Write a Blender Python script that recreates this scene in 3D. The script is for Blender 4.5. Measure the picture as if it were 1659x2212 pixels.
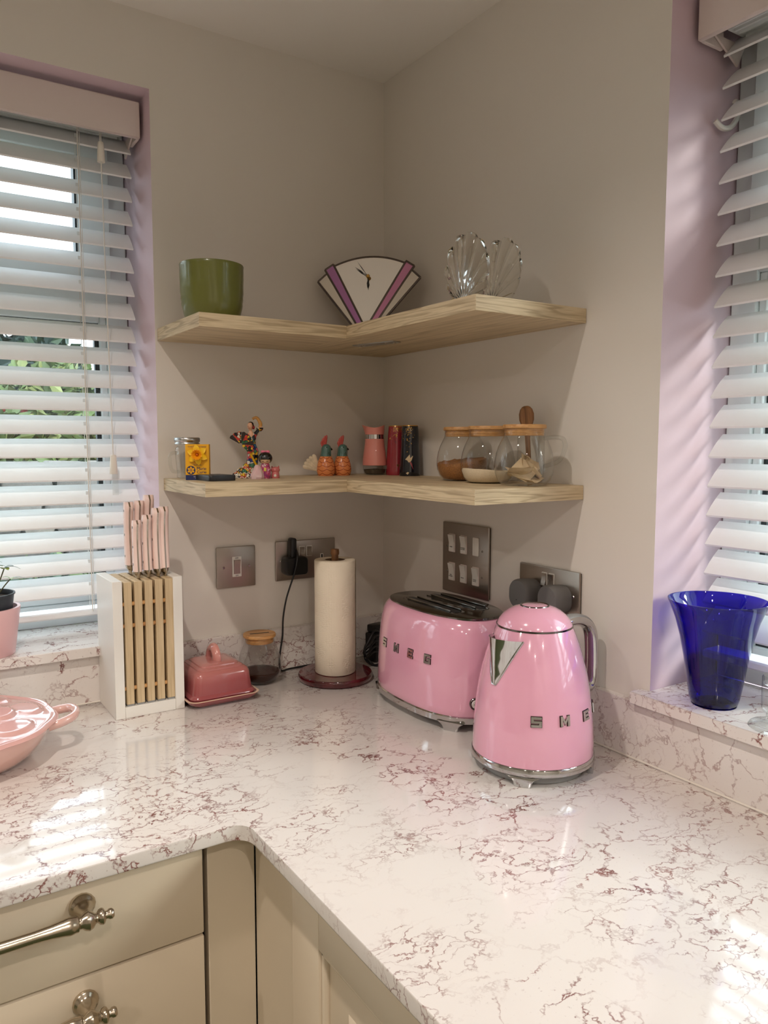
import bpy, bmesh, math, random
from mathutils import Vector, Matrix
S = bpy.context.scene
for o in list(bpy.data.objects): bpy.data.objects.remove(o)
COL = S.collection
R = math.radians
V = Vector

# ------------------------------------------------------------------ camera
YAW, PITCH, ROLL = R(-32.9639), R(-5.1169), R(0.0715)
cam_d = bpy.data.cameras.new('camera'); cam = bpy.data.objects.new('camera', cam_d); COL.objects.link(cam)
fw = V((-math.sin(YAW)*math.cos(PITCH), math.cos(YAW)*math.cos(PITCH), math.sin(PITCH)))
rt = V((math.cos(YAW), math.sin(YAW), 0)); up = rt.cross(fw)
rt, up = rt*math.cos(ROLL)+up*math.sin(ROLL), up*math.cos(ROLL)-rt*math.sin(ROLL)
mw = Matrix((rt, up, -fw)).transposed().to_4x4(); mw.translation = V((-0.9797, -1.5139, 0.4924))
cam.matrix_world = mw
cam_d.sensor_fit = 'VERTICAL'; cam_d.sensor_height = 24.0; cam_d.sensor_width = 18.0
cam_d.lens = 1670.365*24.0/2212.0
cam_d.clip_start = 0.02; cam_d.clip_end = 100
S.camera = cam

# ------------------------------------------------------------------ world, sun, exposure
W = bpy.data.worlds.new('sky'); S.world = W; W.use_nodes = True
bg = W.node_tree.nodes['Background']; bg.inputs[0].default_value = (0.80, 0.90, 1.0, 1); bg.inputs[1].default_value = 5.5
sun_d = bpy.data.lights.new('sun', 'SUN'); sun_d.energy = 2.3; sun_d.angle = R(14); sun_d.color = (1.0, 0.96, 0.90)
sun = bpy.data.objects.new('sun', sun_d); COL.objects.link(sun)
sun.rotation_euler = V((-0.60, 0.75, -0.43)).to_track_quat('-Z', 'Y').to_euler()
S.view_settings.view_transform = 'Standard'; S.view_settings.look = 'None'
S.view_settings.gamma = 1.0; S.view_settings.use_curve_mapping = False
S.view_settings.exposure = 0.0
LAMPS = [(-0.944, -0.796, 27.0), (-2.05, -0.80, 28.0), (-0.95, -1.95, 27.0), (-2.05, -1.95, 32.0), (-0.95, -2.85, 27.0), (-2.05, -2.85, 27.0)]
LAMP_COL = (1.0, 0.89, 0.81)

# ------------------------------------------------------------------ materials
def srgb(r, g, b):
    f = lambda c: (c/255/12.92 if c/255 <= 0.04045 else ((c/255+0.055)/1.055)**2.4)
    return (f(r), f(g), f(b), 1)
def newmat(name):
    m = bpy.data.materials.new(name); m.use_nodes = True
    return m, m.node_tree.nodes, m.node_tree.links, m.node_tree.nodes['Principled BSDF']
def P(name, col, rough=0.5, metal=0.0, coat=0.0, bump=None, var=0.0, vscale=8.0, **kw):
    m, n, l, b = newmat(name)
    c = srgb(*col)
    b.inputs['Base Color'].default_value = c
    b.inputs['Roughness'].default_value = rough
    b.inputs['Metallic'].default_value = metal
    b.inputs['Coat Weight'].default_value = coat
    b.inputs['Coat Roughness'].default_value = 0.02
    for k, v in kw.items(): b.inputs[k.replace('_', ' ')].default_value = v
    if var or bump:
        tc = n.new('ShaderNodeTexCoord')
    if var:
        t = n.new('ShaderNodeTexNoise'); t.inputs['Scale'].default_value = vscale; t.inputs['Detail'].default_value = 4
        l.new(tc.outputs['Object'], t.inputs['Vector'])
        r = n.new('ShaderNodeValToRGB')
        r.color_ramp.elements[0].position = 0.3; r.color_ramp.elements[1].position = 0.7
        r.color_ramp.elements[0].color = tuple(x*(1-var) for x in c[:3])+(1,)
        r.color_ramp.elements[1].color = tuple(min(1, x*(1+var)) for x in c[:3])+(1,)
        l.new(t.outputs['Fac'], r.inputs['Fac']); l.new(r.outputs['Color'], b.inputs['Base Color'])
    if bump:
        sc, st, ds = bump
        t = n.new('ShaderNodeTexNoise'); t.inputs['Scale'].default_value = sc; t.inputs['Detail'].default_value = 3
        l.new(tc.outputs['Object'], t.inputs['Vector'])
        bp = n.new('ShaderNodeBump'); bp.inputs['Strength'].default_value = st; bp.inputs['Distance'].default_value = ds
        l.new(t.outputs['Fac'], bp.inputs['Height']); l.new(bp.outputs['Normal'], b.inputs['Normal'])
    return m
def thin_glass(name, col=(0.96, 0.97, 0.96), rough=0.01, ior=1.5):
    m, n, l, b = newmat(name); n.remove(b)
    out = n['Material Output']; tr = n.new('ShaderNodeBsdfTransparent'); gl = n.new('ShaderNodeBsdfGlossy'); mx = n.new('ShaderNodeMixShader'); lw = n.new('ShaderNodeLayerWeight'); lw.inputs[0].default_value = 0.5
    pw = n.new('ShaderNodeMath'); pw.operation = 'POWER'; pw.inputs[1].default_value = 4.0; fr = n.new('ShaderNodeMath'); fr.operation = 'MULTIPLY_ADD'; fr.inputs[1].default_value = 0.90; fr.inputs[2].default_value = ((ior-1)/(ior+1))**2+0.01
    l.new(lw.outputs['Facing'], pw.inputs[0]); l.new(pw.outputs[0], fr.inputs[0])
    tr.inputs[0].default_value = (*col, 1); gl.inputs['Roughness'].default_value = rough
    l.new(fr.outputs[0], mx.inputs[0]); l.new(tr.outputs[0], mx.inputs[1]); l.new(gl.outputs[0], mx.inputs[2]); l.new(mx.outputs[0], out.inputs[0])
    return m
def wood(name, light, dark, axis='X', scale=1.0, rough=0.45, contrast=0.5, lines=60.0):
    """grain running along `axis` of the object"""
    m, n, l, b = newmat(name)
    tc = n.new('ShaderNodeTexCoord'); mp = n.new('ShaderNodeMapping')
    st = [1.0, 1.0, 1.0]; st['XYZ'.index(axis)] = 0.06
    mp.inputs['Scale'].default_value = st
    l.new(tc.outputs['Object'], mp.inputs['Vector'])
    nz = n.new('ShaderNodeTexNoise'); nz.inputs['Scale'].default_value = 14*scale; nz.inputs['Detail'].default_value = 3
    l.new(mp.outputs[0], nz.inputs['Vector'])
    ma = n.new('ShaderNodeMath'); ma.operation = 'MULTIPLY'; ma.inputs[1].default_value = lines
    l.new(nz.outputs['Fac'], ma.inputs[0])
    si = n.new('ShaderNodeMath'); si.operation = 'SINE'; l.new(ma.outputs[0], si.inputs[0])
    rp = n.new('ShaderNodeValToRGB'); rp.color_ramp.elements[0].position = -0.0; rp.color_ramp.elements[1].position = 1.0
    mr = n.new('ShaderNodeMapRange'); mr.inputs[1].default_value = -1; mr.inputs[2].default_value = 1
    l.new(si.outputs[0], mr.inputs[0]); l.new(mr.outputs[0], rp.inputs[0])
    a, d = srgb(*light), srgb(*dark)
    rp.color_ramp.elements[0].color = tuple(d[i]*contrast+a[i]*(1-contrast) for i in range(3))+(1,)
    rp.color_ramp.elements[1].color = a
    e = rp.color_ramp.elements.new(0.35); e.color = a
    n2 = n.new('ShaderNodeTexNoise'); n2.inputs['Scale'].default_value = 160*scale; n2.inputs['Detail'].default_value = 2
    l.new(mp.outputs[0], n2.inputs['Vector'])
    mx = n.new('ShaderNodeMix'); mx.data_type = 'RGBA'; mx.blend_type = 'MULTIPLY'
    r2 = n.new('ShaderNodeValToRGB'); r2.color_ramp.elements[0].position = 0.35; r2.color_ramp.elements[1].position = 0.6
    r2.color_ramp.elements[0].color = (0.72, 0.68, 0.62, 1); r2.color_ramp.elements[1].color = (1, 1, 1, 1)
    l.new(n2.outputs['Fac'], r2.inputs[0])
    mx.inputs[0].default_value = 0.6
    l.new(rp.outputs[0], mx.inputs[6]); l.new(r2.outputs[0], mx.inputs[7]); l.new(mx.outputs[2], b.inputs['Base Color'])
    b.inputs['Roughness'].default_value = rough
    return m
def quartz(name, amount=1.0):
    m, n, l, b = newmat(name)
    tc = n.new('ShaderNodeTexCoord'); geo = n.new('ShaderNodeNewGeometry')
    src = geo.outputs['Position']
    def noise(scale, detail, vec, rough=0.55, dist=0.0):
        t = n.new('ShaderNodeTexNoise'); t.inputs['Scale'].default_value = scale; t.inputs['Detail'].default_value = detail
        t.inputs['Roughness'].default_value = rough; t.inputs['Distortion'].default_value = dist
        l.new(vec, t.inputs['Vector']); return t
    def math_(op, a, c, clamp=False):
        t = n.new('ShaderNodeMath'); t.operation = op; t.use_clamp = clamp
        for i, x in enumerate((a, c)):
            if x is None: continue
            if isinstance(x, (int, float)): t.inputs[i].default_value = x
            else: l.new(x, t.inputs[i])
        return t.outputs[0]
    def vmath(op, a, c):
        t = n.new('ShaderNodeVectorMath'); t.operation = op
        for i, x in enumerate((a, c)):
            if isinstance(x, tuple): t.inputs[i].default_value = x
            else: l.new(x, t.inputs[i])
        return t.outputs[0]
    def rng(x, a, c, d=0.0, e=1.0):
        t = n.new('ShaderNodeMapRange'); t.interpolation_type = 'SMOOTHSTEP'
        l.new(x, t.inputs[0])
        for i, q in enumerate((a, c, d, e)): t.inputs[i+1].default_value = q
        return t.outputs[0]
    d1 = noise(9, 5, src, 0.6).outputs['Color']; d2 = noise(45, 4, src, 0.65).outputs['Color']
    w = vmath('ADD', src, vmath('MULTIPLY', vmath('SUBTRACT', d1, (0.5, 0.5, 0.5)), (0.11, 0.11, 0.11)))
    w = vmath('ADD', w, vmath('MULTIPLY', vmath('SUBTRACT', d2, (0.5, 0.5, 0.5)), (0.030, 0.030, 0.030)))
    # stretch cells along one diagonal of the slab
    mp = n.new('ShaderNodeMapping'); mp.inputs['Rotation'].default_value = (0, 0, R(25)); mp.inputs['Scale'].default_value = (0.65, 1.35, 1.0)
    l.new(w, mp.inputs['Vector'])
    def vein(scale, width):
        t = n.new('ShaderNodeTexVoronoi'); t.feature = 'DISTANCE_TO_EDGE'; t.inputs['Scale'].default_value = scale
        l.new(mp.outputs[0], t.inputs['Vector'])
        return rng(t.outputs['Distance'], 0.0, width, 1.0, 0.0)
    v1 = vein(17, 0.040); v2 = vein(36, 0.066)
    brk = rng(noise(38, 4, src, 0.7).outputs['Fac'], 0.36, 0.56)
    brk2 = rng(noise(60, 4, src, 0.7).outputs['Fac'], 0.36, 0.56)
    msk = rng(noise(3.8, 2.5, src, 0.55, 0.6).outputs['Fac'], 0.44, 0.60)
    msk2 = rng(noise(6.0, 3, vmath('ADD', src, (3.1, 1.7, 0.4)), 0.6, 0.5).outputs['Fac'], 0.45, 0.61)
    a = math_('MULTIPLY', math_('MULTIPLY', v1, brk), math_('ADD', math_('MULTIPLY', msk, 0.95), 0.06, True))
    c = math_('MULTIPLY', math_('MULTIPLY', v2, brk2), msk2)
    veins = math_('MAXIMUM', a, math_('MULTIPLY', c, 0.85))
    speck = math_('MULTIPLY', rng(noise(210, 2, src, 0.6).outputs['Fac'], 0.64, 0.74), math_('MULTIPLY', msk, 0.35))
    veins = math_('MULTIPLY', math_('MAXIMUM', veins, speck, True), amount)
    mx = n.new('ShaderNodeMix'); mx.data_type = 'RGBA'
    rv = n.new('ShaderNodeValToRGB'); l.new(noise(25, 2, src).outputs['Fac'], rv.inputs[0])
    rv.color_ramp.elements[0].color = srgb(116, 64, 60); rv.color_ramp.elements[1].color = srgb(142, 90, 82)
    rv.color_ramp.elements[0].position = 0.35; rv.color_ramp.elements[1].position = 0.65
    rb = n.new('ShaderNodeValToRGB'); l.new(noise(5, 3, src).outputs['Fac'], rb.inputs[0])
    rb.color_ramp.elements[0].color = srgb(222, 214, 208); rb.color_ramp.elements[1].color = srgb(231, 225, 219)
    l.new(veins, mx.inputs[0]); l.new(rb.outputs[0], mx.inputs[6]); l.new(rv.outputs[0], mx.inputs[7])
    l.new(mx.outputs[2], b.inputs['Base Color'])
    b.inputs['Roughness'].default_value = 0.07; b.inputs['IOR'].default_value = 1.5
    return m
def brushed(name, col, rough=0.3):
    m, n, l, b = newmat(name)
    b.inputs['Base Color'].default_value = srgb(*col); b.inputs['Metallic'].default_value = 1.0
    b.inputs['Roughness'].default_value = rough; b.inputs['Anisotropic'].default_value = 0.6
    tc = n.new('ShaderNodeTexCoord'); mp = n.new('ShaderNodeMapping'); mp.inputs['Scale'].default_value = (6, 6, 900)
    t = n.new('ShaderNodeTexNoise'); t.inputs['Scale'].default_value = 1.0
    l.new(tc.outputs['Object'], mp.inputs[0]); l.new(mp.outputs[0], t.inputs['Vector'])
    bp = n.new('ShaderNodeBump'); bp.inputs['Strength'].default_value = 0.08; bp.inputs['Distance'].default_value = 0.0004
    l.new(t.outputs['Fac'], bp.inputs['Height']); l.new(bp.outputs[0], b.inputs['Normal'])
    return m
def mosaic(name, cols, scale, line=0.06, rough=0.15, linecol=(30, 28, 24)):
    m, n, l, b = newmat(name)
    tc = n.new('ShaderNodeTexCoord')
    v = n.new('ShaderNodeTexVoronoi'); v.inputs['Scale'].default_value = scale
    e = n.new('ShaderNodeTexVoronoi'); e.feature = 'DISTANCE_TO_EDGE'; e.inputs['Scale'].default_value = scale
    l.new(tc.outputs['Object'], v.inputs['Vector']); l.new(tc.outputs['Object'], e.inputs['Vector'])
    sep = n.new('ShaderNodeSeparateColor'); l.new(v.outputs['Color'], sep.inputs[0])
    rp = n.new('ShaderNodeValToRGB'); rp.color_ramp.interpolation = 'CONSTANT'
    for i, c in enumerate(cols):
        el = rp.color_ramp.elements[i] if i < 2 else rp.color_ramp.elements.new(i/len(cols))
        el.position = i/len(cols); el.color = srgb(*c)
    l.new(sep.outputs[0], rp.inputs[0])
    lt = n.new('ShaderNodeMath'); lt.operation = 'LESS_THAN'; lt.inputs[1].default_value = line
    l.new(e.outputs['Distance'], lt.inputs[0])
    mx = n.new('ShaderNodeMix'); mx.data_type = 'RGBA'; l.new(lt.outputs[0], mx.inputs[0])
    l.new(rp.outputs[0], mx.inputs[6]); mx.inputs[7].default_value = srgb(*linecol)
    l.new(mx.outputs[2], b.inputs['Base Color']); b.inputs['Roughness'].default_value = rough
    return m
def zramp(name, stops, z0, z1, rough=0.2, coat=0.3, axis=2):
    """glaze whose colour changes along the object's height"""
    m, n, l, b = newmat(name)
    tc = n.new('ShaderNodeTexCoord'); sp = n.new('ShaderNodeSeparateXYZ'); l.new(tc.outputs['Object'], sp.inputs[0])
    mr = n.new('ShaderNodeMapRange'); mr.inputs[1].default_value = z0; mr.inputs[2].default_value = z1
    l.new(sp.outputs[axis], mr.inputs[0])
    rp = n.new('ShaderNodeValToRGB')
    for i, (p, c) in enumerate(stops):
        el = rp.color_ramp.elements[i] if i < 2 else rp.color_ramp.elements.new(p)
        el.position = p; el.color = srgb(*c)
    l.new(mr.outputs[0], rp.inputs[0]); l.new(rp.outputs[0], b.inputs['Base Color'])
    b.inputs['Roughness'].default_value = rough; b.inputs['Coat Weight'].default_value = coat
    return m

MT = {}
MT['wall'] = P('wall_paint', (224, 217, 207), 0.75, bump=(260, 0.05, 0.001), var=0.015, vscale=3)
MT['reveal'] = P('pink_reveal_paint', (216, 192, 200), 0.6, bump=(200, 0.05, 0.001), var=0.02)
MT['ceil'] = P('ceiling_paint', (238, 232, 224), 0.8)
MT['floor'] = wood('floor_oak', (206, 184, 152), (170, 144, 110), 'X')
MT['quartz'] = quartz('veined_quartz'); MT['quartz2'] = quartz('faintly_veined_quartz', 0.6)
MT['cab'] = P('cream_cabinet_paint', (214, 199, 176), 0.42, var=0.012, vscale=5)
MT['gap'] = P('shadow_gap_board', (86, 72, 58), 0.7)
MT['nickel'] = P('brushed_nickel', (190, 178, 160), 0.22, 1.0)
MT['chrome'] = P('polished_chrome', (196, 196, 196), 0.06, 1.0)
MT['dchrome'] = P('smoked_chrome', (120, 118, 114), 0.14, 1.0)
MT['steel'] = brushed('brushed_steel', (160, 150, 140), 0.30)
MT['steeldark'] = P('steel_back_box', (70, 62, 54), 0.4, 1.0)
MT['black'] = P('black_plastic', (18, 18, 19), 0.35)
MT['rubber'] = P('dark_rubber', (40, 40, 42), 0.6)
MT['greyplug'] = P('grey_plug_plastic', (104, 102, 100), 0.55)
MT['greybase'] = P('grey_base_plastic', (140, 140, 138), 0.4)
MT['pinkenamel'] = P('pink_enamel', (226, 164, 186), 0.14, 0.0, 1.0)
MT['white'] = P('white_plastic', (226, 222, 214), 0.4)
MT['whitepaint'] = P('white_lacquer', (228, 224, 216), 0.35, var=0.01)
MT['upvc'] = P('window_frame_white', (222, 226, 226), 0.35)
MT['gasket'] = P('black_gasket', (34, 40, 42), 0.5)
MT['slat'] = P('blind_slat_white', (244, 245, 245), 0.35, var=0.012, vscale=30, Subsurface_Weight=0.0)
MT['valance'] = P('blind_valance_white', (222, 208, 202), 0.45, var=0.01)
MT['cordw'] = P('white_cord', (226, 222, 214), 0.7)
MT['glasspane'] = thin_glass('window_glass', (0.93, 0.96, 0.95))
MT['glass'] = thin_glass('clear_jar_glass', (0.955, 0.96, 0.95), 0.01, 1.45)
MT['blueglass'] = thin_glass('cobalt_glass', (0.022, 0.016, 0.50), 0.015, 1.5)
MT['shellglass'] = P('pressed_glass', (250, 250, 246), 0.02, Transmission_Weight=1.0, IOR=1.48)
MT['bamboo'] = wood('bamboo', (200, 150, 92), (160, 105, 55), 'X', 1.6, 0.4, 0.5, 40)
MT['band'] = wood('ash_edge_x', (205, 185, 150), (140, 118, 86), 'X', 2.0, 0.5, 0.55, 85)
MT['band_y'] = wood('ash_edge_y', (205, 185, 150), (140, 118, 86), 'Y', 2.0, 0.5, 0.55, 85)
MT['ash'] = wood('pale_ash', (205, 185, 150), (172, 150, 116), 'X', 1.25, 0.5, 0.6, 45)
MT['ash_y'] = wood('pale_ash_side', (205, 185, 150), (172, 150, 116), 'Y', 1.25, 0.5, 0.6, 45)
MT['beech'] = wood('beech_slat', (206, 182, 144), (176, 146, 104), 'Z', 1.4, 0.5, 0.6, 40)
MT['spoonwood'] = wood('spoon_wood', (150, 104, 62), (96, 62, 34), 'Z', 2.0, 0.5, 0.7, 40)
MT['knifepink'] = P('pink_knife_handle', (240, 212, 202), 0.3, 0, 0.3)
MT['knifesteel'] = P('knife_steel', (180, 172, 160), 0.18, 1.0)
MT['green'] = P('olive_green_glaze', (104, 107, 44), 0.28, 0, 0.3, var=0.06, vscale=20)
MT['sealant'] = P('white_sealant', (232, 226, 214), 0.5)
MT['lead'] = P('lead_came', (96, 86, 80), 0.35, 0.9)
MT['mirror'] = P('mirror', (236, 232, 224), 0.02, 1.0)
MT['frost'] = P('textured_mirror_glass', (206, 198, 184), 0.10, 0.9, bump=(120, 0.3, 0.002))
MT['violet'] = P('violet_stained_glass', (176, 110, 168), 0.16, 0.1, 0.8)
MT['pinkglass'] = P('pink_stained_glass', (206, 130, 168), 0.16, 0.1, 0.8)
MT['brass'] = P('brass', (190, 150, 80), 0.25, 1.0)
MT['alu'] = P('aluminium_lid', (190, 190, 188), 0.28, 1.0)
MT['yellow'] = P('yellow_card', (238, 174, 18), 0.5)
MT['petal'] = P('daffodil_petal', (250, 200, 20), 0.4)
MT['trumpet'] = P('daffodil_trumpet', (245, 160, 14), 0.4)
MT['navy'] = P('navy_print', (24, 40, 92), 0.5)
MT['orange'] = P('daffodil_centre', (196, 96, 16), 0.5)

# ------------------------------------------------------------------ mesh helpers
def box(bm, x0, y0, z0, x1, y1, z1, bev=0.0, seg=2, mi=0):
    vs = [bm.verts.new((x, y, z)) for z in (z0, z1) for x, y in ((x0, y0), (x1, y0), (x1, y1), (x0, y1))]
    fs = [bm.faces.new([vs[i] for i in q]) for q in ((3, 2, 1, 0), (4, 5, 6, 7), (0, 1, 5, 4), (1, 2, 6, 5), (2, 3, 7, 6), (3, 0, 4, 7))]
    for f in fs: f.material_index = mi
    if bev:
        es = list({e for f in fs for e in f.edges})
        bmesh.ops.bevel(bm, geom=es, offset=bev, segments=seg, profile=0.5, affect='EDGES', clamp_overlap=True)
    return vs
def loft(bm, rings, cap0=True, cap1=True, closed=True, mi=0):
    vr = [[bm.verts.new(p) for p in r] for r in rings]
    n = len(vr[0]); m = n if closed else n-1
    for a, b in zip(vr, vr[1:]):
        for i in range(m):
            j = (i+1) % n
            try: bm.faces.new((a[i], a[j], b[j], b[i])).material_index = mi
            except ValueError: pass
    if cap0 and closed: bm.faces.new(list(reversed(vr[0]))).material_index = mi
    if cap1 and closed: bm.faces.new(vr[-1]).material_index = mi
    return vr
def lathe(bm, prof, seg=40, cx=0, cy=0, cap0=False, cap1=False):
    rings = [[(cx+r*math.cos(2*math.pi*i/seg), cy+r*math.sin(2*math.pi*i/seg), z) for i in range(seg)] for r, z in prof]
    return loft(bm, rings, cap0, cap1)
def tube(bm, pts, rad, seg=8, cap=True, flat=1.0):
    pts = [V(p) for p in pts]; n = len(pts); rings = []
    rad = rad if isinstance(rad, (list, tuple)) else [rad]*n
    t = (pts[1]-pts[0]).normalized(); a = t.orthogonal().normalized()
    for i, p in enumerate(pts):
        t = ((pts[min(i+1, n-1)]-pts[max(i-1, 0)])).normalized()
        a = (a-t*a.dot(t)); a = a.normalized() if a.length > 1e-6 else t.orthogonal().normalized()
        b = t.cross(a)
        rings.append([p+(a*math.cos(2*math.pi*k/seg)+b*math.sin(2*math.pi*k/seg)*flat)*rad[i] for k in range(seg)])
    return loft(bm, rings, cap, cap)
def spline(pts, n=6):
    pts = [V(p) for p in pts]; out = []
    for i in range(len(pts)-1):
        p0, p1, p2, p3 = pts[max(i-1, 0)], pts[i], pts[i+1], pts[min(i+2, len(pts)-1)]
        for k in range(n):
            t = k/n
            out.append(0.5*((2*p1)+(p2-p0)*t+(2*p0-5*p1+4*p2-p3)*t*t+(3*p1-p0-3*p2+p3)*t**3))
    out.append(pts[-1]); return out
def prism(bm, poly, h0, h1, plane='XY', bev=0.0, mi=0):
    f = {'XY': lambda a, b, h: (a, b, h), 'XZ': lambda a, b, h: (a, h, b), 'YZ': lambda a, b, h: (h, a, b)}[plane]
    A = [bm.verts.new(f(a, b, h0)) for a, b in poly]; B = [bm.verts.new(f(a, b, h1)) for a, b in poly]
    n = len(poly); fs = [bm.faces.new(A), bm.faces.new(list(reversed(B)))]
    for i in range(n):
        j = (i+1) % n; fs.append(bm.faces.new((A[j], A[i], B[i], B[j])))
    for q in fs: q.material_index = mi
    if bev:
        bmesh.ops.bevel(bm, geom=list(fs[0].edges)+list(fs[1].edges), offset=bev, segments=2, profile=0.5, affect='EDGES', clamp_overlap=True)
    return A+B
def sphere(bm, c, r, seg=16, rng=10, sc=(1, 1, 1)):
    m = Matrix.Translation(V(c)) @ Matrix.Diagonal((r*sc[0], r*sc[1], r*sc[2], 1))
    bmesh.ops.create_uvsphere(bm, u_segments=seg, v_segments=rng, radius=1, matrix=m)
def rrect(x0, y0, x1, y1, r, n=5):
    o = []
    for cx, cy, a0 in ((x1-r, y1-r, 0), (x0+r, y1-r, 90), (x0+r, y0+r, 180), (x1-r, y0+r, 270)):
        for k in range(n+1):
            a = R(a0+90*k/n); o.append((cx+r*math.cos(a), cy+r*math.sin(a)))
    return o
def superell(a, b, n, seg, z, cx=0, cy=0):
    o = []
    for i in range(seg):
        t = 2*math.pi*i/seg; c, s = math.cos(t), math.sin(t)
        o.append((cx+a*math.copysign(abs(c)**(2/n), c), cy+b*math.copysign(abs(s)**(2/n), s), z))
    return o
def obj(name, bm, mat, parent=None, loc=(0, 0, 0), rot=(0, 0, 0), sharp=38, smooth=True):
    if isinstance(bm, bmesh.types.BMesh):
        bmesh.ops.recalc_face_normals(bm, faces=bm.faces)
        for f in bm.faces: f.smooth = smooth
        for e in bm.edges:
            if len(e.link_faces) == 2 and e.calc_face_angle(0) > R(sharp): e.smooth = False
        me = bpy.data.meshes.new(name); bm.to_mesh(me); bm.free()
    else: me = bm
    if not me.materials:
        for q in (mat if isinstance(mat, (list, tuple)) else [mat]): me.materials.append(MT[q] if isinstance(q, str) else q)
    o = bpy.data.objects.new(name, me); COL.objects.link(o); o.parent = parent
    o.location = loc; o.rotation_euler = rot
    return o
def tag(o, label, cat, group=None, kind=None):
    o['label'] = label; o['category'] = cat
    if group: o['group'] = group
    if kind: o['kind'] = kind
    return o
def thing(name, label, cat, loc=(0, 0, 0), rz=0.0, group=None):
    o = bpy.data.objects.new(name, None); o.empty_display_size = 0.02; COL.objects.link(o)
    o.location = loc; o.rotation_euler = (0, 0, rz); return tag(o, label, cat, group)
def struct(name, bm, mat, label=None, parent=None, **k):
    o = obj(name, bm, mat, parent, **k)
    if parent is None: o['kind'] = 'structure'
    if label: o['label'] = label
    return o
def NB(): return bmesh.new()
def copy_tree(o, parent=None):
    c = o.copy(); COL.objects.link(c); c.parent = parent
    for ch in o.children: copy_tree(ch, c)
    return c
def text_mesh(body, size, ext=0.0001, align='CENTER'):
    cu = bpy.data.curves.new('lettering', 'FONT'); cu.body = body; cu.size = size; cu.extrude = ext
    cu.align_x = align; cu.align_y = 'CENTER'; cu.resolution_u = 3
    t = bpy.data.objects.new('lettering_source', cu); COL.objects.link(t)
    bpy.context.view_layer.update()
    me = bpy.data.meshes.new_from_object(t); bpy.data.objects.remove(t); bpy.data.curves.remove(cu)
    return me
def frame_mat(right, upv, origin):
    r = V(right).normalized(); u = V(upv); nrm = r.cross(u).normalized(); u = nrm.cross(r)
    m = Matrix((r, u, nrm)).transposed().to_4x4(); m.translation = V(origin); return m

# ------------------------------------------------------------------ room shell
CEIL, FLOOR = 1.2907, -0.91
W1, W1E, HW = -0.5252, -1.75, 1.1539          # left window: right jamb, left jamb, head
W2, W2E, ZS = -0.7595, -1.95, 0.1107          # right window: near jamb, far jamb, sill top
RX, RY, WT = -3.3, -3.3, 0.25
SB = 0.0916                                    # underside of the sills
def wall_with_hole(name, along, a0, a1, h0, h1, lab):
    bm = NB()
    f = (lambda a, d, z: (a, d, z)) if along == 'x' else (lambda a, d, z: (d, a, z))
    lo, hi = (RX, 0.0+WT) if along == 'x' else (RY, 0.0)
    A, Z = [lo, min(a0, a1), max(a0, a1), hi], [FLOOR, h0, h1, CEIL]
    for d in (0.0, WT):
        g = [[bm.verts.new(f(a, d, z)) for z in Z] for a in A]
        for i in range(3):
            for j in range(3):
                if i == 1 and j == 1: continue
                bm.faces.new((g[i][j], g[i+1][j], g[i+1][j+1], g[i][j+1]))
    c = [(A[1], Z[1]), (A[2], Z[1]), (A[2], Z[2]), (A[1], Z[2])]
    for i in range(4):
        (p, q), (r, s) = c[i], c[(i+1) % 4]
        bm.faces.new([bm.verts.new(f(*t)) for t in ((p, 0, q), (r, 0, s), (r, WT, s), (p, WT, q))]).material_index = 1
    c = [(A[0], Z[0]), (A[3], Z[0]), (A[3], Z[3]), (A[0], Z[3])]
    for i in range(4):
        (p, q), (r, s) = c[i], c[(i+1) % 4]
        bm.faces.new([bm.verts.new(f(*t)) for t in ((p, 0, q), (r, 0, s), (r, WT, s), (p, WT, q))])
    return struct(name, bm, ['wall', 'reveal'], lab, smooth=False)
wall_with_hole('wall_left', 'x', W1, W1E, SB, HW, 'pale wall with a blind-covered window left of the corner shelves')
wall_with_hole('wall_right', 'y', W2, W2E, SB, HW, 'pale wall with a blind-covered window right of the kettle')
bm = NB(); box(bm, RX, RY-0.2, FLOOR, WT, RY, CEIL); struct('wall_back', bm, 'wall', smooth=False)
bm = NB(); box(bm, RX-0.2, RY-0.2, FLOOR, RX, WT, CEIL); struct('wall_front', bm, 'wall', smooth=False)
bm = NB(); box(bm, RX-0.2, RY-0.2, CEIL, WT, WT, CEIL+0.1); struct('ceiling', bm, 'ceil', smooth=False)
bm = NB(); box(bm, RX-0.2, RY-0.2, FLOOR-0.1, WT, WT, FLOOR); struct('floor', bm, 'floor', smooth=False)

# upstands (stone trim along both walls) with a bead of sealant
UD = 0.0138
bm = NB(); box(bm, -2.6, -UD, 0.0, 0, 0, SB-0.0002, 0.0008, 1); u1 = struct('trim_1', bm, 'quartz', 'veined stone upstand along the left wall')
bm = NB(); box(bm, -UD, -2.4, 0.0, 0, -UD, SB-0.0002, 0.0008, 1); u2 = struct('trim_2', bm, 'quartz2', 'veined stone upstand along the right wall')
for par, q in ((u1, (-2.6, -UD-0.003, 0.0, -UD, -UD, 0.003)), (u2, (-UD-0.003, -2.4, 0.0, -UD, -UD, 0.003))):
    bm = NB(); box(bm, *q, 0.0012, 2); obj('sealant_bead', bm, 'sealant', par)

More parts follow.
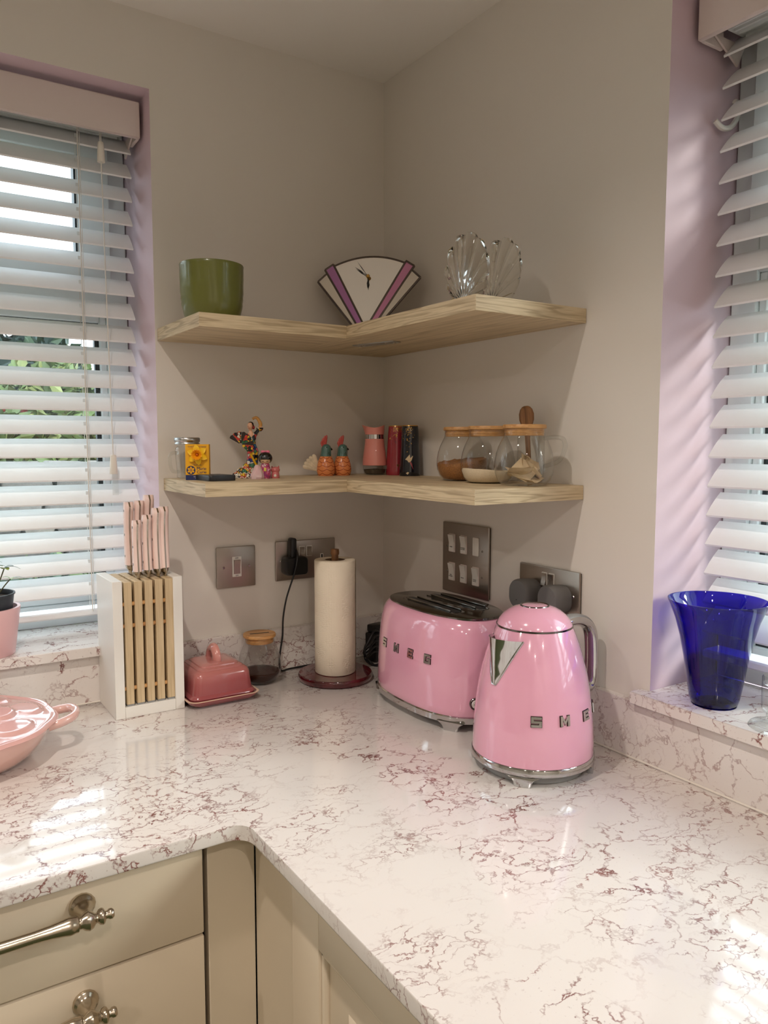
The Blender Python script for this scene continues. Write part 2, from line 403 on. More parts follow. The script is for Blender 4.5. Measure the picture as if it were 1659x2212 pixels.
# ------------------------------------------------------------------ windows
def window(name, along, jamb, far, label, plane):
    """plane = depth of the inner face of the frame behind the wall face"""
    s = -1 if far < jamb else 1
    root = bpy.data.objects.new(name, None); COL.objects.link(root); root['kind'] = 'structure'; root['label'] = label
    def bx(bm, a0, a1, d0, d1, z0, z1, bev=0.002):
        a0, a1 = min(a0, a1), max(a0, a1)
        if along == 'x': box(bm, a0, d0, z0, a1, d1, z1, bev, 1)
        else: box(bm, d0, a0, z0, d1, a1, z1, bev, 1)
    L = abs(far-jamb)
    A = lambda t: jamb+s*t
    D = plane
    # sill slab
    bm = NB()
    bx(bm, A(-0.017), A(L+0.017), -0.0273, -0.0002, SB, ZS, 0.0012); bx(bm, A(0.0005), A(L-0.0005), -0.0002, D-0.001, SB+0.0005, ZS, 0.0)
    obj('window_sill', bm, 'quartz', root)
    # outer frame
    bm = NB()
    bx(bm, A(0.002), A(0.045), D, D+0.06, ZS, HW); bx(bm, A(L-0.045), A(L-0.002), D, D+0.06, ZS, HW)
    bx(bm, A(0.045), A(L-0.045), D, D+0.06, HW-0.045, HW-0.002); bx(bm, A(0.045), A(L-0.045), D, D+0.06, ZS, ZS+0.045)
    obj('window_frame', bm, 'upvc', root)
    bm = NB(); bx(bm, A(0.045), A(L-0.045), D, D+0.06, 0.755, 0.825); obj('transom', bm, 'upvc', root)
    mids = [L/2]
    for t in mids:
        bm = NB(); bx(bm, A(t-0.035), A(t+0.035), D, D+0.06, ZS+0.045, HW-0.045); obj('mullion', bm, 'upvc', root)
    for a, b in ((0.045, L/2-0.035), (L/2+0.035, L-0.045)):
        # opening top light with its own sash
        bm = NB(); z0, z1 = 0.825, HW-0.045
        w = 0.052
        bx(bm, A(a-0.008), A(a+w), D-0.016, D+0.04, z0-0.008, z1+0.008); bx(bm, A(b-w), A(b+0.008), D-0.016, D+0.04, z0-0.008, z1+0.008)
        bx(bm, A(a+w), A(b-w), D-0.016, D+0.04, z1-w+0.01, z1+0.008); bx(bm, A(a+w), A(b-w), D-0.016, D+0.04, z0-0.008, z0+w-0.01)
        sa = obj('sash', bm, 'upvc', root)
        bm = NB(); g = 0.006
        x0, x1, y0, y1 = a+w, b-w, z0+w-0.01, z1-w+0.01
        for q in ((x0, x0+g, y0, y1), (x1-g, x1, y0, y1), (x0+g, x1-g, y0, y0+g), (x0+g, x1-g, y1-g, y1)):
            bx(bm, A(q[0]), A(q[1]), D-0.004, D+0.02, q[2], q[3], 0)
        obj('gasket', bm, 'gasket', sa)
        bm = NB(); bx(bm, A(x0), A(x1), D+0.014, D+0.018, y0, y1, 0); obj('pane', bm, 'glasspane', sa)
        # fixed lower light with beads
        x0, x1, y0, y1 = a, b, ZS+0.045, 0.755
        bm = NB(); g = 0.014
        for q in ((x0, x0+g, y0, y1), (x1-g, x1, y0, y1), (x0+g, x1-g, y0, y0+g), (x0+g, x1-g, y1-g, y1)):
            bx(bm, A(q[0]), A(q[1]), D+0.006, D+0.03, q[2], q[3])
        be = obj('glazing_bead', bm, 'upvc', root)
        bm = NB(); g2 = 0.009; x0 += g; x1 -= g; y0 += g; y1 -= g
        for q in ((x0, x0+g2, y0, y1), (x1-g2, x1, y0, y1), (x0+g2, x1-g2, y0, y0+g2), (x0+g2, x1-g2, y1-g2, y1)):
            bx(bm, A(q[0]), A(q[1]), D+0.016, D+0.03, q[2], q[3], 0)
        obj('gasket', bm, 'gasket', be)
        bm = NB(); bx(bm, A(x0), A(x1), D+0.022, D+0.026, y0, y1, 0); obj('pane', bm, 'glasspane', be)
    return root
window('window_1', 'x', W1, W1E, 'white framed window behind the left blind, garden outside', 0.185)
window('window_2', 'y', W2, W2E, 'white framed window behind the right blind', 0.165)

# ------------------------------------------------------------------ venetian blinds
def blind(label, along, a0, a1, dfront, z_first, nsl, dval, cords):
    root = thing('venetian_blind', label, 'blind', (0, 0, 0), 0)
    s = 1 if along == 'x' else -1
    T = (lambda a, d, z: (a, d, z)) if along == 'x' else (lambda a, d, z: (d, a, z))
    def bxo(name, a, b, d0, d1, z0, z1, mat, bev=0.001):
        bm = NB(); p, q = T(min(a, b), d0, z0), T(max(a, b), d1, z1); box(bm, *p, *q, bev, 1); return obj(name, bm, mat, root)
    pitch = 0.0458; w = 0.036; hh = 0.0345; th = 0.0028
    L = abs(a1-a0)
    # one slat mesh, shared: gently crowned, room edge down
    bm = NB(); prof = []
    for k in range(7):
        t = k/6; prof.append((w*t, hh*t+0.0022*math.sin(math.pi*t)))
    top = [(d-0.0007, z+th/2) for d, z in prof]; bot = [(d+0.0007, z-th/2) for d, z in prof][::-1]
    poly = top+bot
    rings = [[T(a, d, z) for d, z in poly] for a in (min(a0, a1), max(a0, a1))]
    loft(bm, rings); me = None
    for k in range(nsl):
        if me is None: o = obj('slat', bm, 'slat', root, sharp=50); me = o.data
        else: o = obj('slat', me, 'slat', root)
        o.location = T(0, dfront, z_first-k*pitch)
    zb = z_first-nsl*pitch+0.012
    bxo('bottom_rail', a0, a1, dfront+0.002, dfront+0.046, max(zb-0.010, ZS+0.012), max(zb+0.004, ZS+0.026), 'slat', 0.003)
    # valance with a returned end, head rail, end bracket
    e0 = a0+(0.006 if along == 'x' else 0.006)*(1 if a0 > a1 else -1)
    bxo('valance', e0, a1, dval, dval+0.009, 1.075, 1.143, 'valance', 0.002)
    bxo('valance_return', e0, e0-0.006*(1 if a0 > a1 else -1), dval+0.009, dval+0.055, 1.075, 1.143, 'valance', 0.001)
    hr = bxo('head_rail', a0-0.012*(1 if a0 > a1 else -1), a1, dfront-0.012, dfront+0.044, 1.095, 1.143, 'upvc', 0.001)
    for z in (1.0925, 1.0905): pass
    bm = NB()
    for dd in (0.0, 0.012, 0.03): box(bm, *T(min(a0-0.02, a1), dfront-0.008+dd, 1.091), *T(max(a0-0.02, a1), dfront-0.004+dd, 1.095))
    obj('rail_ridge', bm, 'upvc', hr)
    bm = NB(); sg = 1 if a0 > a1 else -1
    A0 = [T(a0-0.001*sg, dfront-0.03, 1.09), T(a0-0.001*sg, dfront+0.046, 1.09), T(a0-0.001*sg, dfront+0.03, 1.058)]
    A1 = [T(a0-0.004*sg, dfront-0.03, 1.09), T(a0-0.004*sg, dfront+0.046, 1.09), T(a0-0.004*sg, dfront+0.03, 1.058)]
    loft(bm, [A0, A1]); obj('end_bracket', bm, 'valance', root)
    for a in cords:
        bm = NB()
        for dd in (-0.0015, w+0.0015): tube(bm, [T(a+0.003*sg, dfront+dd, 1.10), T(a+0.003*sg, dfront+dd, zb)], 0.0007, 5)
        for k in range(nsl):
            z = z_first-k*pitch; tube(bm, [T(a+0.003*sg, dfront-0.0015, z-0.001), T(a+0.003*sg, dfront+w+0.0015, z+hh-0.002)], 0.0006, 4)
        obj('ladder_cord', bm, 'cordw', root)
        bm = NB(); tube(bm, [T(a-0.001*sg, dfront-0.004, 1.095), T(a-0.001*sg, dfront-0.004, zb)], 0.0011, 6); obj('lift_cord', bm, 'cordw', root)
        bm = NB()
        for k in range(nsl):
            z = z_first-k*pitch+hh*0.5; box(bm, *T(a-0.003, dfront+w*0.36, z-0.007), *T(a+0.003, dfront+w*0.44, z+0.006))
        obj('cord_slots', bm, 'upvc', root)['kind'] = 'stuff'  # slot holes as pale blocks, the daylight through them put into the colour
    return root
def tassel(bm, x, y, z, h=0.037, r=0.0075):
    lathe(bm, [(0.0005, z+h), (r*0.6, z+h), (r*0.75, z+h-0.002), (r, z+0.001), (r*0.96, z), (0.002, z), (0.0005, z+0.003)], 14, x, y)
bl = blind('white slatted blind over the left window above the knife block', 'x', -0.538, -1.742, 0.088, 1.059, 20, 0.040, (-0.638, -1.05, -1.6))
bm = NB(); tassel(bm, -0.6005, 0.066, 1.026); obj('cord_pull', bm, 'sealant', bl)
bm = NB(); tassel(bm, -0.5945, 0.066, 0.430, 0.038, 0.008); obj('cord_pull', bm, 'sealant', bl)
bm = NB(); tube(bm, [(-0.6035, 0.066, 1.10), (-0.6015, 0.066, 1.062)], 0.0008, 5); tube(bm, [(-0.5985, 0.066, 1.10), (-0.5998, 0.066, 1.062)], 0.0008, 5)
tube(bm, [(-0.6005, 0.066, 1.028), (-0.5985, 0.066, 0.8), (-0.5945, 0.066, 0.467)], 0.0011, 6); obj('pull_cord', bm, 'cordw', bl)
bm = NB(); box(bm, -0.598, 0.0645, 0.388, -0.586, 0.0655, 0.432, 0.0004, 1); obj('safety_tag', bm, 'glass', bl)
br = blind('white slatted blind over the right window above the blue vase', 'y', -0.775, -1.942, 0.102, 1.066, 20, 0.046, (-1.02, -1.6))
bm = NB(); tube(bm, spline([(0.100, -0.766, 0.977), (0.112, -0.770, 0.968), (0.13, -0.772, 0.972), (0.146, -0.772, 0.99), (0.148, -0.772, 1.006), (0.138, -0.772, 1.012)], 5), 0.0042, 8)
obj('cord_cleat', bm, 'white', br)

# ------------------------------------------------------------------ worktop and base cabinets
CD, CT = 0.6036, 0.020
rr = 0.026; cx, cy = -CD-rr, -CD-rr
bm = NB()
arc = [(cx+rr*math.cos(R(90-90*k/10)), cy+rr*math.sin(R(90-90*k/10))) for k in range(11)]
poly = [(-2.6, 0.0), (-2.6, -CD)]+arc+[(-CD, -2.4), (0, -2.4), (0, 0)]
prism(bm, poly, -CT, 0.0, 'XY')
es = [e for e in bm.edges if abs(e.verts[0].co.z-e.verts[1].co.z) < 1e-6]
bmesh.ops.bevel(bm, geom=es, offset=0.0022, segments=2, profile=0.5, affect='EDGES', clamp_overlap=True)
tag(obj('worktop', bm, 'quartz'), 'white stone worktop with reddish brown veins, turning the corner', 'worktop')
FZ = FLOOR
CF = -0.585
cab = thing('drawer_cabinet', 'cream drawer cabinet with nickel bar handles under the left worktop', 'cabinet', (-1.2, -0.3, FZ))
def cbox(name, par, org, q, mat, bev=0.0, seg=2):
    bm = NB(); box(bm, *(q[i]-org[i % 3] for i in range(6)), bev, seg); return obj(name, bm, mat, par)
og = (-1.2, -0.3, FZ)
cbox('body', cab, og, (-1.75, CF+0.021, FZ+0.10, -0.652, -0.02, -CT-0.0005), 'gap')
cbox('plinth', cab, og, (-1.75, CF+0.07, FZ, -0.652, CF+0.09, FZ+0.10), 'cab')
def bar_handle(par, org, xr, z, length):
    """turned nickel bar handle on two ball posts; right end at xr"""
    y = CF-0.036
    bm = NB()
    prof = [(0.0, 0.001), (0.0, 0.0045), (0.002, 0.006), (0.005, 0.006), (0.007, 0.0045), (0.009, 0.0045), (0.011, 0.0085), (0.013, 0.0095), (0.016, 0.0085), (0.0185, 0.0055),
            (0.021, 0.0062), (0.0235, 0.0095), (0.028, 0.0115), (0.0325, 0.0100), (0.0355, 0.0072), (0.038, 0.0068), (0.040, 0.0092), (0.043, 0.0092), (0.045, 0.0098), (0.049, 0.0102), (0.055, 0.0092), (0.068, 0.0076), (0.085, 0.0066)]
    full = prof+[(length-a, b) for a, b in reversed(prof)]
    rings = [[(xr-a-org[0], y+b*math.cos(2*math.pi*k/16)-org[1], z+b*math.sin(2*math.pi*k/16)-org[2]) for k in range(16)] for a, b in full]
    loft(bm, rings)
    h = obj('handle', bm, 'nickel', par)
    for px in (xr-0.028, xr-length+0.028):
        bm = NB()
        pr = [(CF-0.0002, 0.0150), (CF-0.003, 0.0155), (CF-0.006, 0.014), (CF-0.008, 0.0115), (CF-0.0105, 0.0105), (CF-0.016, 0.0085), (CF-0.022, 0.0065), (y+0.004, 0.0075)]
        loft(bm, [[(px+b*math.cos(2*math.pi*k/16)-org[0], a-org[1], z+b*math.sin(2*math.pi*k/16)-org[2]) for k in range(16)] for a, b in pr])
        obj('handle_post', bm, 'nickel', h)
zz = [(-0.023, -0.1445, -0.0555), (-0.1475, -0.42, -0.178), (-0.423, -0.80, -0.47)]
for z1, z0, hz in zz:
    d = cbox('drawer', cab, og, (-1.74, CF, z0, -0.6555, CF+0.020, z1), 'cab', 0.0025, 2)
    bar_handle(d, og, -0.777, hz, 0.42)
# corner posts between the two runs
og = (-0.59, -0.59, FZ)
post = thing('corner_post', 'cream corner filler panels between drawer and door cabinets', 'cabinet', og)
cbox('filler_panel', post, og, (-0.6485, CF+0.004, FZ+0.02, -0.5825, CF+0.022, -CT-0.0005), 'cab', 0.001, 1)
cbox('filler_panel', post, og, (-0.5815, -0.694, FZ+0.02, -0.5615, CF+0.0035, -CT-0.0005), 'cab', 0.001, 1)
# door cabinet of the right run
og = (-0.3, -1.2, FZ)
cab2 = thing('door_cabinet', 'cream panelled door cabinet under the right worktop', 'cabinet', og)
cbox('body', cab2, og, (-0.559, -2.3, FZ+0.10, -0.02, -0.697, -CT-0.0005), 'gap')
cbox('plinth', cab2, og, (-0.51, -2.3, FZ, -0.49, -0.697, FZ+0.10), 'cab')
DX = -0.584
for y1, y0 in ((-0.6975, -1.195), (-1.199, -1.70)):
    zt, zb_ = -0.0225, -0.80
    d = bpy.data.objects.new('door', None)
    bm = NB()
    def pb(x0, ya, za, x1, yb, zb2, bev=0.0015): box(bm, x0-og[0], min(ya, yb)-og[1], za-og[2], x1-og[0], max(ya, yb)-og[1], zb2-og[2], bev, 2)
    f = 0.068
    pb(DX, y1, zb_, DX+0.02, y1-f, zt); pb(DX, y0+f, zb_, DX+0.02, y0, zt)
    pb(DX, y1-f, zt-f, DX+0.02, y0+f, zt); pb(DX, y1-f, zb_, DX+0.02, y0+f, zb_+f)
    d = obj('door', bm, 'cab', cab2)
    bm = NB(); pb(DX+0.011, y1-f, zb_+f, DX+0.018, y0+f, zt-f, 0); obj('door_field', bm, 'cab', d)
    bm = NB(); g = 0.008
    for q in ((y1-f, y1-f-g, zb_+f, zt-f), (y0+f, y0+f+g, zb_+f, zt-f), (y1-f, y0+f, zt-f-g, zt-f), (y1-f, y0+f, zb_+f, zb_+f+g)):
        pb(DX+0.003, q[0], q[2], DX+0.012, q[1], q[3], 0.003)
    obj('door_moulding', bm, 'cab', d)
    bm = NB(); h = 0.05
    ya, yb, za, zb2 = y1-f-h, y0+f+h, zb_+f+h, zt-f-h
    loft(bm, [[(DX+0.0112-og[0], a-og[1], b-og[2]) for a, b in ((ya, za), (yb, za), (yb, zb2), (ya, zb2))], [(DX+0.002-og[0], a-og[1], b-og[2]) for a, b in ((ya-0.016, za+0.016), (yb+0.016, za+0.016), (yb+0.016, zb2-0.016), (ya-0.016, zb2-0.016))]])
    obj('raised_panel', bm, 'cab', d)

# ------------------------------------------------------------------ ceiling downlights (above and behind the camera, they light the room)
em, n_, l_, b_ = newmat('lamp_glow'); b_.inputs['Emission Color'].default_value = (*LAMP_COL, 1); b_.inputs['Emission Strength'].default_value = 40.0
MT['lamp_glow'] = em
for i, (x, y, e) in enumerate(LAMPS):
    t = thing('ceiling_downlight', ('chrome ceiling downlight nearest the corner, above the worktop' if i == 0 else 'chrome recessed ceiling downlight further back in the kitchen'), 'downlight', (x, y, CEIL), 0, 'ceiling downlights')
    bm = NB(); lathe(bm, [(0.030, -0.001), (0.031, -0.004), (0.042, -0.004), (0.045, 0.0)], 32); obj('trim_ring', bm, 'chrome', t)
    bm = NB(); lathe(bm, [(0.0005, -0.0015), (0.030, -0.0015)], 24); obj('lamp_face', bm, 'lamp_glow', t)
    ld = bpy.data.lights.new('downlight_beam', 'SPOT'); ld.energy = e; ld.color = LAMP_COL; ld.spot_size = R(142 if i == 0 else 165); ld.spot_blend = 1.0; ld.shadow_soft_size = 0.018
    lo = bpy.data.objects.new('downlight_beam', ld); COL.objects.link(lo); lo.parent = t; lo.location = (0, 0, -0.022)
# ------------------------------------------------------------------ corner shelves
SD, ST = 0.2336, 0.0238
def shelf(z, l1, l2, label, plate):
    t = thing('corner_shelf', label, 'shelf', (0, 0, z-ST))
    bm = NB(); box(bm, -l1, -SD, 0, -SD, -0.0005, ST, 0.0008, 1); obj('board', bm, 'ash', t)
    bm = NB(); box(bm, -l1-0.0006, -SD-0.0006, 0.0003, -SD-0.0008, -SD, ST-0.0003); obj('edge_band', bm, 'band', t)
    bm = NB(); box(bm, -l1-0.0006, -SD, 0.0003, -l1, -0.001, ST-0.0003); obj('edge_band', bm, 'band_y', t)
    bm = NB(); box(bm, -SD-0.0006, -l2-0.0006, 0.0003, -SD, -SD-0.0006, ST-0.0003); obj('edge_band', bm, 'band_y', t)
    bm = NB(); box(bm, -SD, -l2-0.0006, 0.0003, -0.001, -l2, ST-0.0003); obj('edge_band', bm, 'band', t)
    bm = NB(); box(bm, -SD+0.0004, -l2, 0, -0.0005, -0.0005, ST, 0.0008, 1); obj('board', bm, 'ash_y', t)
    if plate:
        bm = NB(); prism(bm, rrect(-0.055, -0.013, 0.055, 0.013, 0.004, 3), -0.0018, 0.0, 'XY'); p = obj('joining_plate', bm, 'alu', t, (-0.150, -0.205, -0.0002), (0, 0, R(-75)))
        for k in (-0.046, -0.03, 0.03, 0.046):
            bm = NB(); lathe(bm, [(0.0005, -0.0032), (0.0025, -0.003), (0.0035, -0.0018)], 10); obj('screw', bm, 'chrome', p, (k, 0.004 if abs(k) > 0.04 else -0.004, 0))
    return t
shelf(0.7115, 0.5203, 0.6116, 'pale ash corner shelf holding the green pot and fan clock', True)
shelf(0.4222, 0.5149, 0.6144, 'pale ash corner shelf holding the glass jars and figurines', False)
Z1, Z2 = 0.7115, 0.4222

# ------------------------------------------------------------------ switches and sockets
def plate(name, label, wall, a, z, w, h, cat):
    """a, z = left top corner as seen from the room. local x = right along wall, z up, y = out of the wall (negative)"""
    if wall == 'L': t = thing(name, label, cat, (a, 0, z-h), 0)
    else: t = thing(name, label, cat, (0, a, z-h), R(-90))
    bm = NB(); box(bm, 0.002, -0.003, 0.002, w-0.002, -0.0002, h-0.002); obj('back_box', bm, 'steeldark', t)
    bm = NB(); prism(bm, rrect(0, 0, w, h, 0.002, 3), -0.0065, -0.003, 'XZ', 0.0012); obj('plate', bm, 'steel', t)
    return t
def rocker(par, x, z, w, h, mat, tilt=1, surround=None, name='rocker'):
    if surround:
        bm = NB(); prism(bm, rrect(x-w/2-0.0016, z-h/2-0.0016, x+w/2+0.0016, z+h/2+0.0016, 0.0015, 2), -0.0078, -0.006, 'XZ'); obj('switch_surround', bm, surround, par)
    bm = NB()
    prof = [(-0.006, -h/2), (-0.0095 if tilt > 0 else -0.0125, -h/2), (-0.0090, 0.0), (-0.0125 if tilt > 0 else -0.0095, h/2), (-0.006, h/2)]
    loft(bm, [[(x-w/2, d, z+q) for d, q in prof], [(x+w/2, d, z+q) for d, q in prof]])
    return obj(name, bm, mat, par)
def screw(par, x, z, r=0.0026):
    bm = NB(); 
    loft(bm, [[(x+q*math.cos(2*math.pi*k/12), d, z+q*math.sin(2*math.pi*k/12)) for k in range(12)] for q, d in ((r, -0.0062), (r, -0.0075), (r*0.7, -0.0082))])
    s = obj('screw', bm, 'chrome', par)
    bm = NB(); box(bm, x-0.0004, -0.0084, z-r*0.8, x+0.0004, -0.0081, z+r*0.8); obj('screw_slot', bm, 'black', s)
def lettering(par, body, size, x, y, z, mat='black'):
    o = obj('lettering', text_mesh(body, size), mat, par, (x, y, z), (R(90), 0, 0)); return o
s1 = plate('cooker_switch', 'square brushed steel single switch with an OFF and ON rocker', 'L', -0.4124, 0.2771, 0.086, 0.086, 'switch')
bm = NB(); prism(bm, rrect(0.034, 0.0225, 0.054, 0.0645, 0.001, 2), -0.0078, -0.006, 'XZ'); obj('switch_surround', bm, 'white', s1)
rocker(s1, 0.044, 0.0432, 0.0135, 0.029, 'steel', 1)
lettering(s1, 'OFF', 0.0042, 0.044, -0.0080, 0.0615); lettering(s1, 'ON', 0.0042, 0.044, -0.0080, 0.0248)
screw(s1, 0.0155, 0.043); screw(s1, 0.0715, 0.043)
def socket_holes(t, x):
    for dx, dz, w, h in ((0, 0.0115, 0.0035, 0.0075), (-0.011, -0.009, 0.006, 0.0035), (0.011, -0.009, 0.006, 0.0035)):
        bm = NB(); prism(bm, rrect(x+dx-w/2-0.0016, 0.036+dz-h/2-0.0016, x+dx+w/2+0.0016, 0.036+dz+h/2+0.0016, 0.0006, 2), -0.0076, -0.006, 'XZ'); q = obj('socket_insert', bm, 'white', t)
        bm = NB(); box(bm, x+dx-w/2, -0.0079, 0.036+dz-h/2, x+dx+w/2, -0.0075, 0.036+dz+h/2); obj('pin_slot', bm, 'black', q)
s2 = plate('double_socket', 'brushed steel double socket behind the paper towel roll', 'L', -0.2794, 0.2804, 0.146, 0.086, 'socket')
for x in (0.0625, 0.0805): rocker(s2, x, 0.061, 0.011, 0.020, 'steel', -1, 'white')
socket_holes(s2, 0.112); socket_holes(s2, 0.034); screw(s2, 0.013, 0.043); screw(s2, 0.133, 0.043)
g6 = plate('switch_grid', 'tall steel switch panel of white rockers above the toaster', 'R', -0.2386, 0.3301, 0.1461, 0.1435, 'switch')
words = [('OVEN', 0), ('WASHING\nMACHINE', 0), None, ('DISH\nWASHER', 1), ('FRIDGE', 1), ('TUMBLE\nDRYER', 1)]
for i, (x, z) in enumerate(((0.032, 0.102), (0.070, 0.102), (0.108, 0.102), (0.032, 0.043), (0.070, 0.043), (0.108, 0.043))):
    if words[i] is None:
        bm = NB(); prism(bm, rrect(x-0.009, z-0.018, x+0.009, z+0.018, 0.0015, 2), -0.0085, -0.006, 'XZ', 0.0004); obj('blank_insert', bm, 'white', g6)
    else:
        r_ = rocker(g6, x, z, 0.0165, 0.034, 'white', 1, 'valance')
        lettering(r_, words[i][0], 0.0030, x, -0.0101, z-0.008, 'greyplug')
for x, z in ((0.017, 0.095), (0.127, 0.095), (0.017, 0.043), (0.127, 0.043)): screw(g6, x, z, 0.002)
s3 = plate('double_socket', 'brushed steel double socket with two grey plugs behind the kettle', 'R', -0.4714, 0.2752, 0.146, 0.086, 'socket')
for x, tl in ((0.064, -1), (0.081, 1)): rocker(s3, x, 0.064, 0.0105, 0.021, 'steel', tl, 'white')
screw(s3, 0.014, 0.043); screw(s3, 0.132, 0.043)
# grey plugs
for lab, y in (('rounded grey plug in the socket, nearer the toaster', -0.5075), ('rounded grey plug in the socket, right behind the kettle lid', -0.5795)):
    pl = thing('plug', lab, 'plug', (-0.0068, y, 0.201), R(-90), 'grey plugs behind the kettle')
    def pr(s, d): return [(a*s, d, 0.024+b*s) for a, b in rrect(-0.0235, -0.027, 0.0235, 0.027, 0.0215, 8)]
    bm = NB(); loft(bm, [pr(0.90, 0.0), pr(0.94, -0.012), pr(0.98, -0.020), pr(1.0, -0.030), pr(0.97, -0.036), pr(0.90, -0.0385)]); obj('plug_body', bm, 'greyplug', pl)
    bm = NB(); sphere(bm, (-0.002, -0.0386, 0.014), 0.0009, 8, 6); obj('plug_mark', bm, 'black', pl)
    bm = NB(); tube(bm, spline([(0.006, -0.012, -0.001), (0.008, -0.012, -0.03), (0.012, -0.012, -0.10), (0.02, -0.010, -0.16), (0.035, -0.030, -0.1945)], 5), 0.0028, 7); obj('plug_cord', bm, 'greyplug', pl)
# black plug and its cable
pl = thing('charger_plug', 'black plug with a thin black cable in the left double socket', 'plug', (-0.2455, -0.0068, 0.2165))
bm = NB()
def pr2(s, d): return [(a*s, d, 0.010+b*s) for a, b in rrect(-0.022, -0.018, 0.030, 0.021, 0.008, 4)]
loft(bm, [pr2(0.96, 0), pr2(1.0, -0.008), pr2(1.0, -0.026), pr2(0.92, -0.030)]); obj('plug_body', bm, 'black', pl)
bm = NB(); prism(bm, rrect(-0.007, 0.026, 0.006, 0.072, 0.005, 4), -0.022, -0.004, 'XZ', 0.002); obj('plug_grip', bm, 'black', pl)
bm = NB(); tube(bm, spline([(0, -0.016, 0.066), (0.004, -0.021, 0.05), (0.001, -0.033, 0.03), (-0.006, -0.034, 0.0), (-0.014, -0.028, -0.03), (-0.021, -0.022, -0.06), (-0.026, -0.017, -0.10), (-0.027, -0.015, -0.14), (-0.034, -0.016, -0.18), (-0.033, -0.018, -0.2125), (-0.01, -0.016, -0.2135), (0.04, -0.014, -0.2135), (0.075, -0.02, -0.2135), (0.115, -0.014, -0.2135)], 6), 0.0019, 7)
obj('cable', bm, 'black', pl)
# black adapter with a tangle of leads behind the toaster
ad = thing('power_adapter', 'black power adapter with tangled leads in the corner beside the toaster', 'adapter', (-0.060, -0.060, 0.0))
bm = NB(); box(bm, -0.018, -0.016, 0.0, 0.020, 0.016, 0.066, 0.004, 2); obj('adapter_body', bm, 'black', ad, (0, 0, 0.0005), (0, 0, R(20)))
bm = NB(); box(bm, -0.014, -0.012, 0.066, 0.026, 0.014, 0.084, 0.004, 2); obj('adapter_head', bm, 'black', ad, (0, 0, 0.0), (0, 0, R(12)))
random.seed(5)
for k in range(5):
    h = 0.028+0.012*k; a = random.uniform(-0.008, 0.008)
    bm = NB(); tube(bm, spline([(0.0, -0.02, h*0.9), (-0.022+a, -0.026, h), (-0.040+a, -0.030, h*0.75), (-0.046, -0.032+a, 0.018+0.004*k), (-0.034+a, -0.036, 0.003), (-0.008, -0.04-0.004*k, 0.0026), (0.02, -0.05, 0.0026)], 5), 0.0022, 6); obj('lead', bm, 'black', ad)

# ------------------------------------------------------------------ raised letters used on toaster and kettle
def letter_polys(ch):
    u = 0.23
    B = lambda x0, y0, x1, y1: [(x0, y0), (x1, y0), (x1, y1), (x0, y1)]
    if ch == 'S': return [B(0, 0, 1, u), B(0, 0.39, 1, 0.61), B(0, 1-u, 1, 1), B(1-u*1.1, u, 1, 0.39), B(0, 0.61, u*1.1, 1-u)]
    if ch == 'E': return [B(0, 0, u*1.2, 1), B(u*1.2, 0, 1, u), B(u*1.2, 0.39, 0.92, 0.61), B(u*1.2, 1-u, 1, 1)]
    if ch == 'G': return [B(0, 0, u*1.1, 1), B(u*1.1, 0, 1, u), B(u*1.1, 1-u, 1, 1), B(1-u*1.1, u, 1, 0.58), B(0.5, 0.40, 1-u*1.1, 0.58)]
    return [B(0, 0, u, 1), B(1-u, 0, 1, 1), [(u, 1), (u, 0.62), (0.5, 0.10), (0.5, 0.50)], [(1-u, 1), (0.5, 0.50), (0.5, 0.10), (1-u, 0.62)]]
def raised_letter(par, ch, mat4, w, h, depth):
    bm = NB()
    for p in letter_polys(ch): prism(bm, [((a-0.5)*w, (b-0.5)*h) for a, b in p], -0.0015, depth, 'XY')
    bm.transform(mat4); o = obj('raised_letter', bm, 'chrome', par); 
    # darker metal edging round the letter
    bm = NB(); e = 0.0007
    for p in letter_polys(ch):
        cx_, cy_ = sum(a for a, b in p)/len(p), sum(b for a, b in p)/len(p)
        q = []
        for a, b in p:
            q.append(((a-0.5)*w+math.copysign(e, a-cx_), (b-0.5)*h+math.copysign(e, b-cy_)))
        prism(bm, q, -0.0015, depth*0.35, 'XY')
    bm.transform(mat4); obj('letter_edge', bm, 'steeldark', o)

# ------------------------------------------------------------------ toaster
to = thing('toaster', 'pink retro toaster with chrome base and raised letters', 'toaster', (-0.1085, -0.377, 0), R(-90-1.2))
# local x = length (towards the kettle), local -y = front
A, Bq = 0.154, 0.0965
bm = NB()
prof = [(0.0252, 0.985), (0.0270, 0.997), (0.038, 1.0), (0.075, 0.992), (0.115, 0.972), (0.145, 0.945), (0.163, 0.915), (0.174, 0.885), (0.182, 0.845), (0.187, 0.80), (0.1895, 0.755), (0.190, 0.71)]
rings = []
for z, s in prof:
    sa = A*(1-(1-s)*0.62); sb = Bq*s
    rings.append(superell(sa, sb, 2.55, 72, z))
loft(bm, rings, True, True); obj('body', bm, 'pinkenamel', to)
bm = NB()
loft(bm, [superell(A*0.885, Bq*0.735, 2.5, 64, 0.1885), superell(A*0.885, Bq*0.735, 2.5, 64, 0.1922), superell(A*0.868, Bq*0.715, 2.5, 64, 0.1934)]); tp = obj('top_plate', bm, 'dchrome', to)
for y in (-0.026, 0.030):
    bm = NB(); prism(bm, rrect(-0.086, y-0.0135, 0.086, y+0.0135, 0.009, 5), 0.1932, 0.1939, 'XY'); sl = obj('slot_rim', bm, 'dchrome', to)
    bm = NB(); prism(bm, rrect(-0.080, y-0.0085, 0.080, y+0.0085, 0.006, 5), 0.1937, 0.1943, 'XY'); obj('bread_slot', bm, 'black', sl)
    for q in (-0.0115, 0.0115):
        bm = NB(); box(bm, -0.066, y+q-0.0016, 0.1937, 0.072, y+q+0.0016, 0.1975, 0.0012, 2); obj('slot_guard', bm, 'dchrome', sl)
bm = NB()
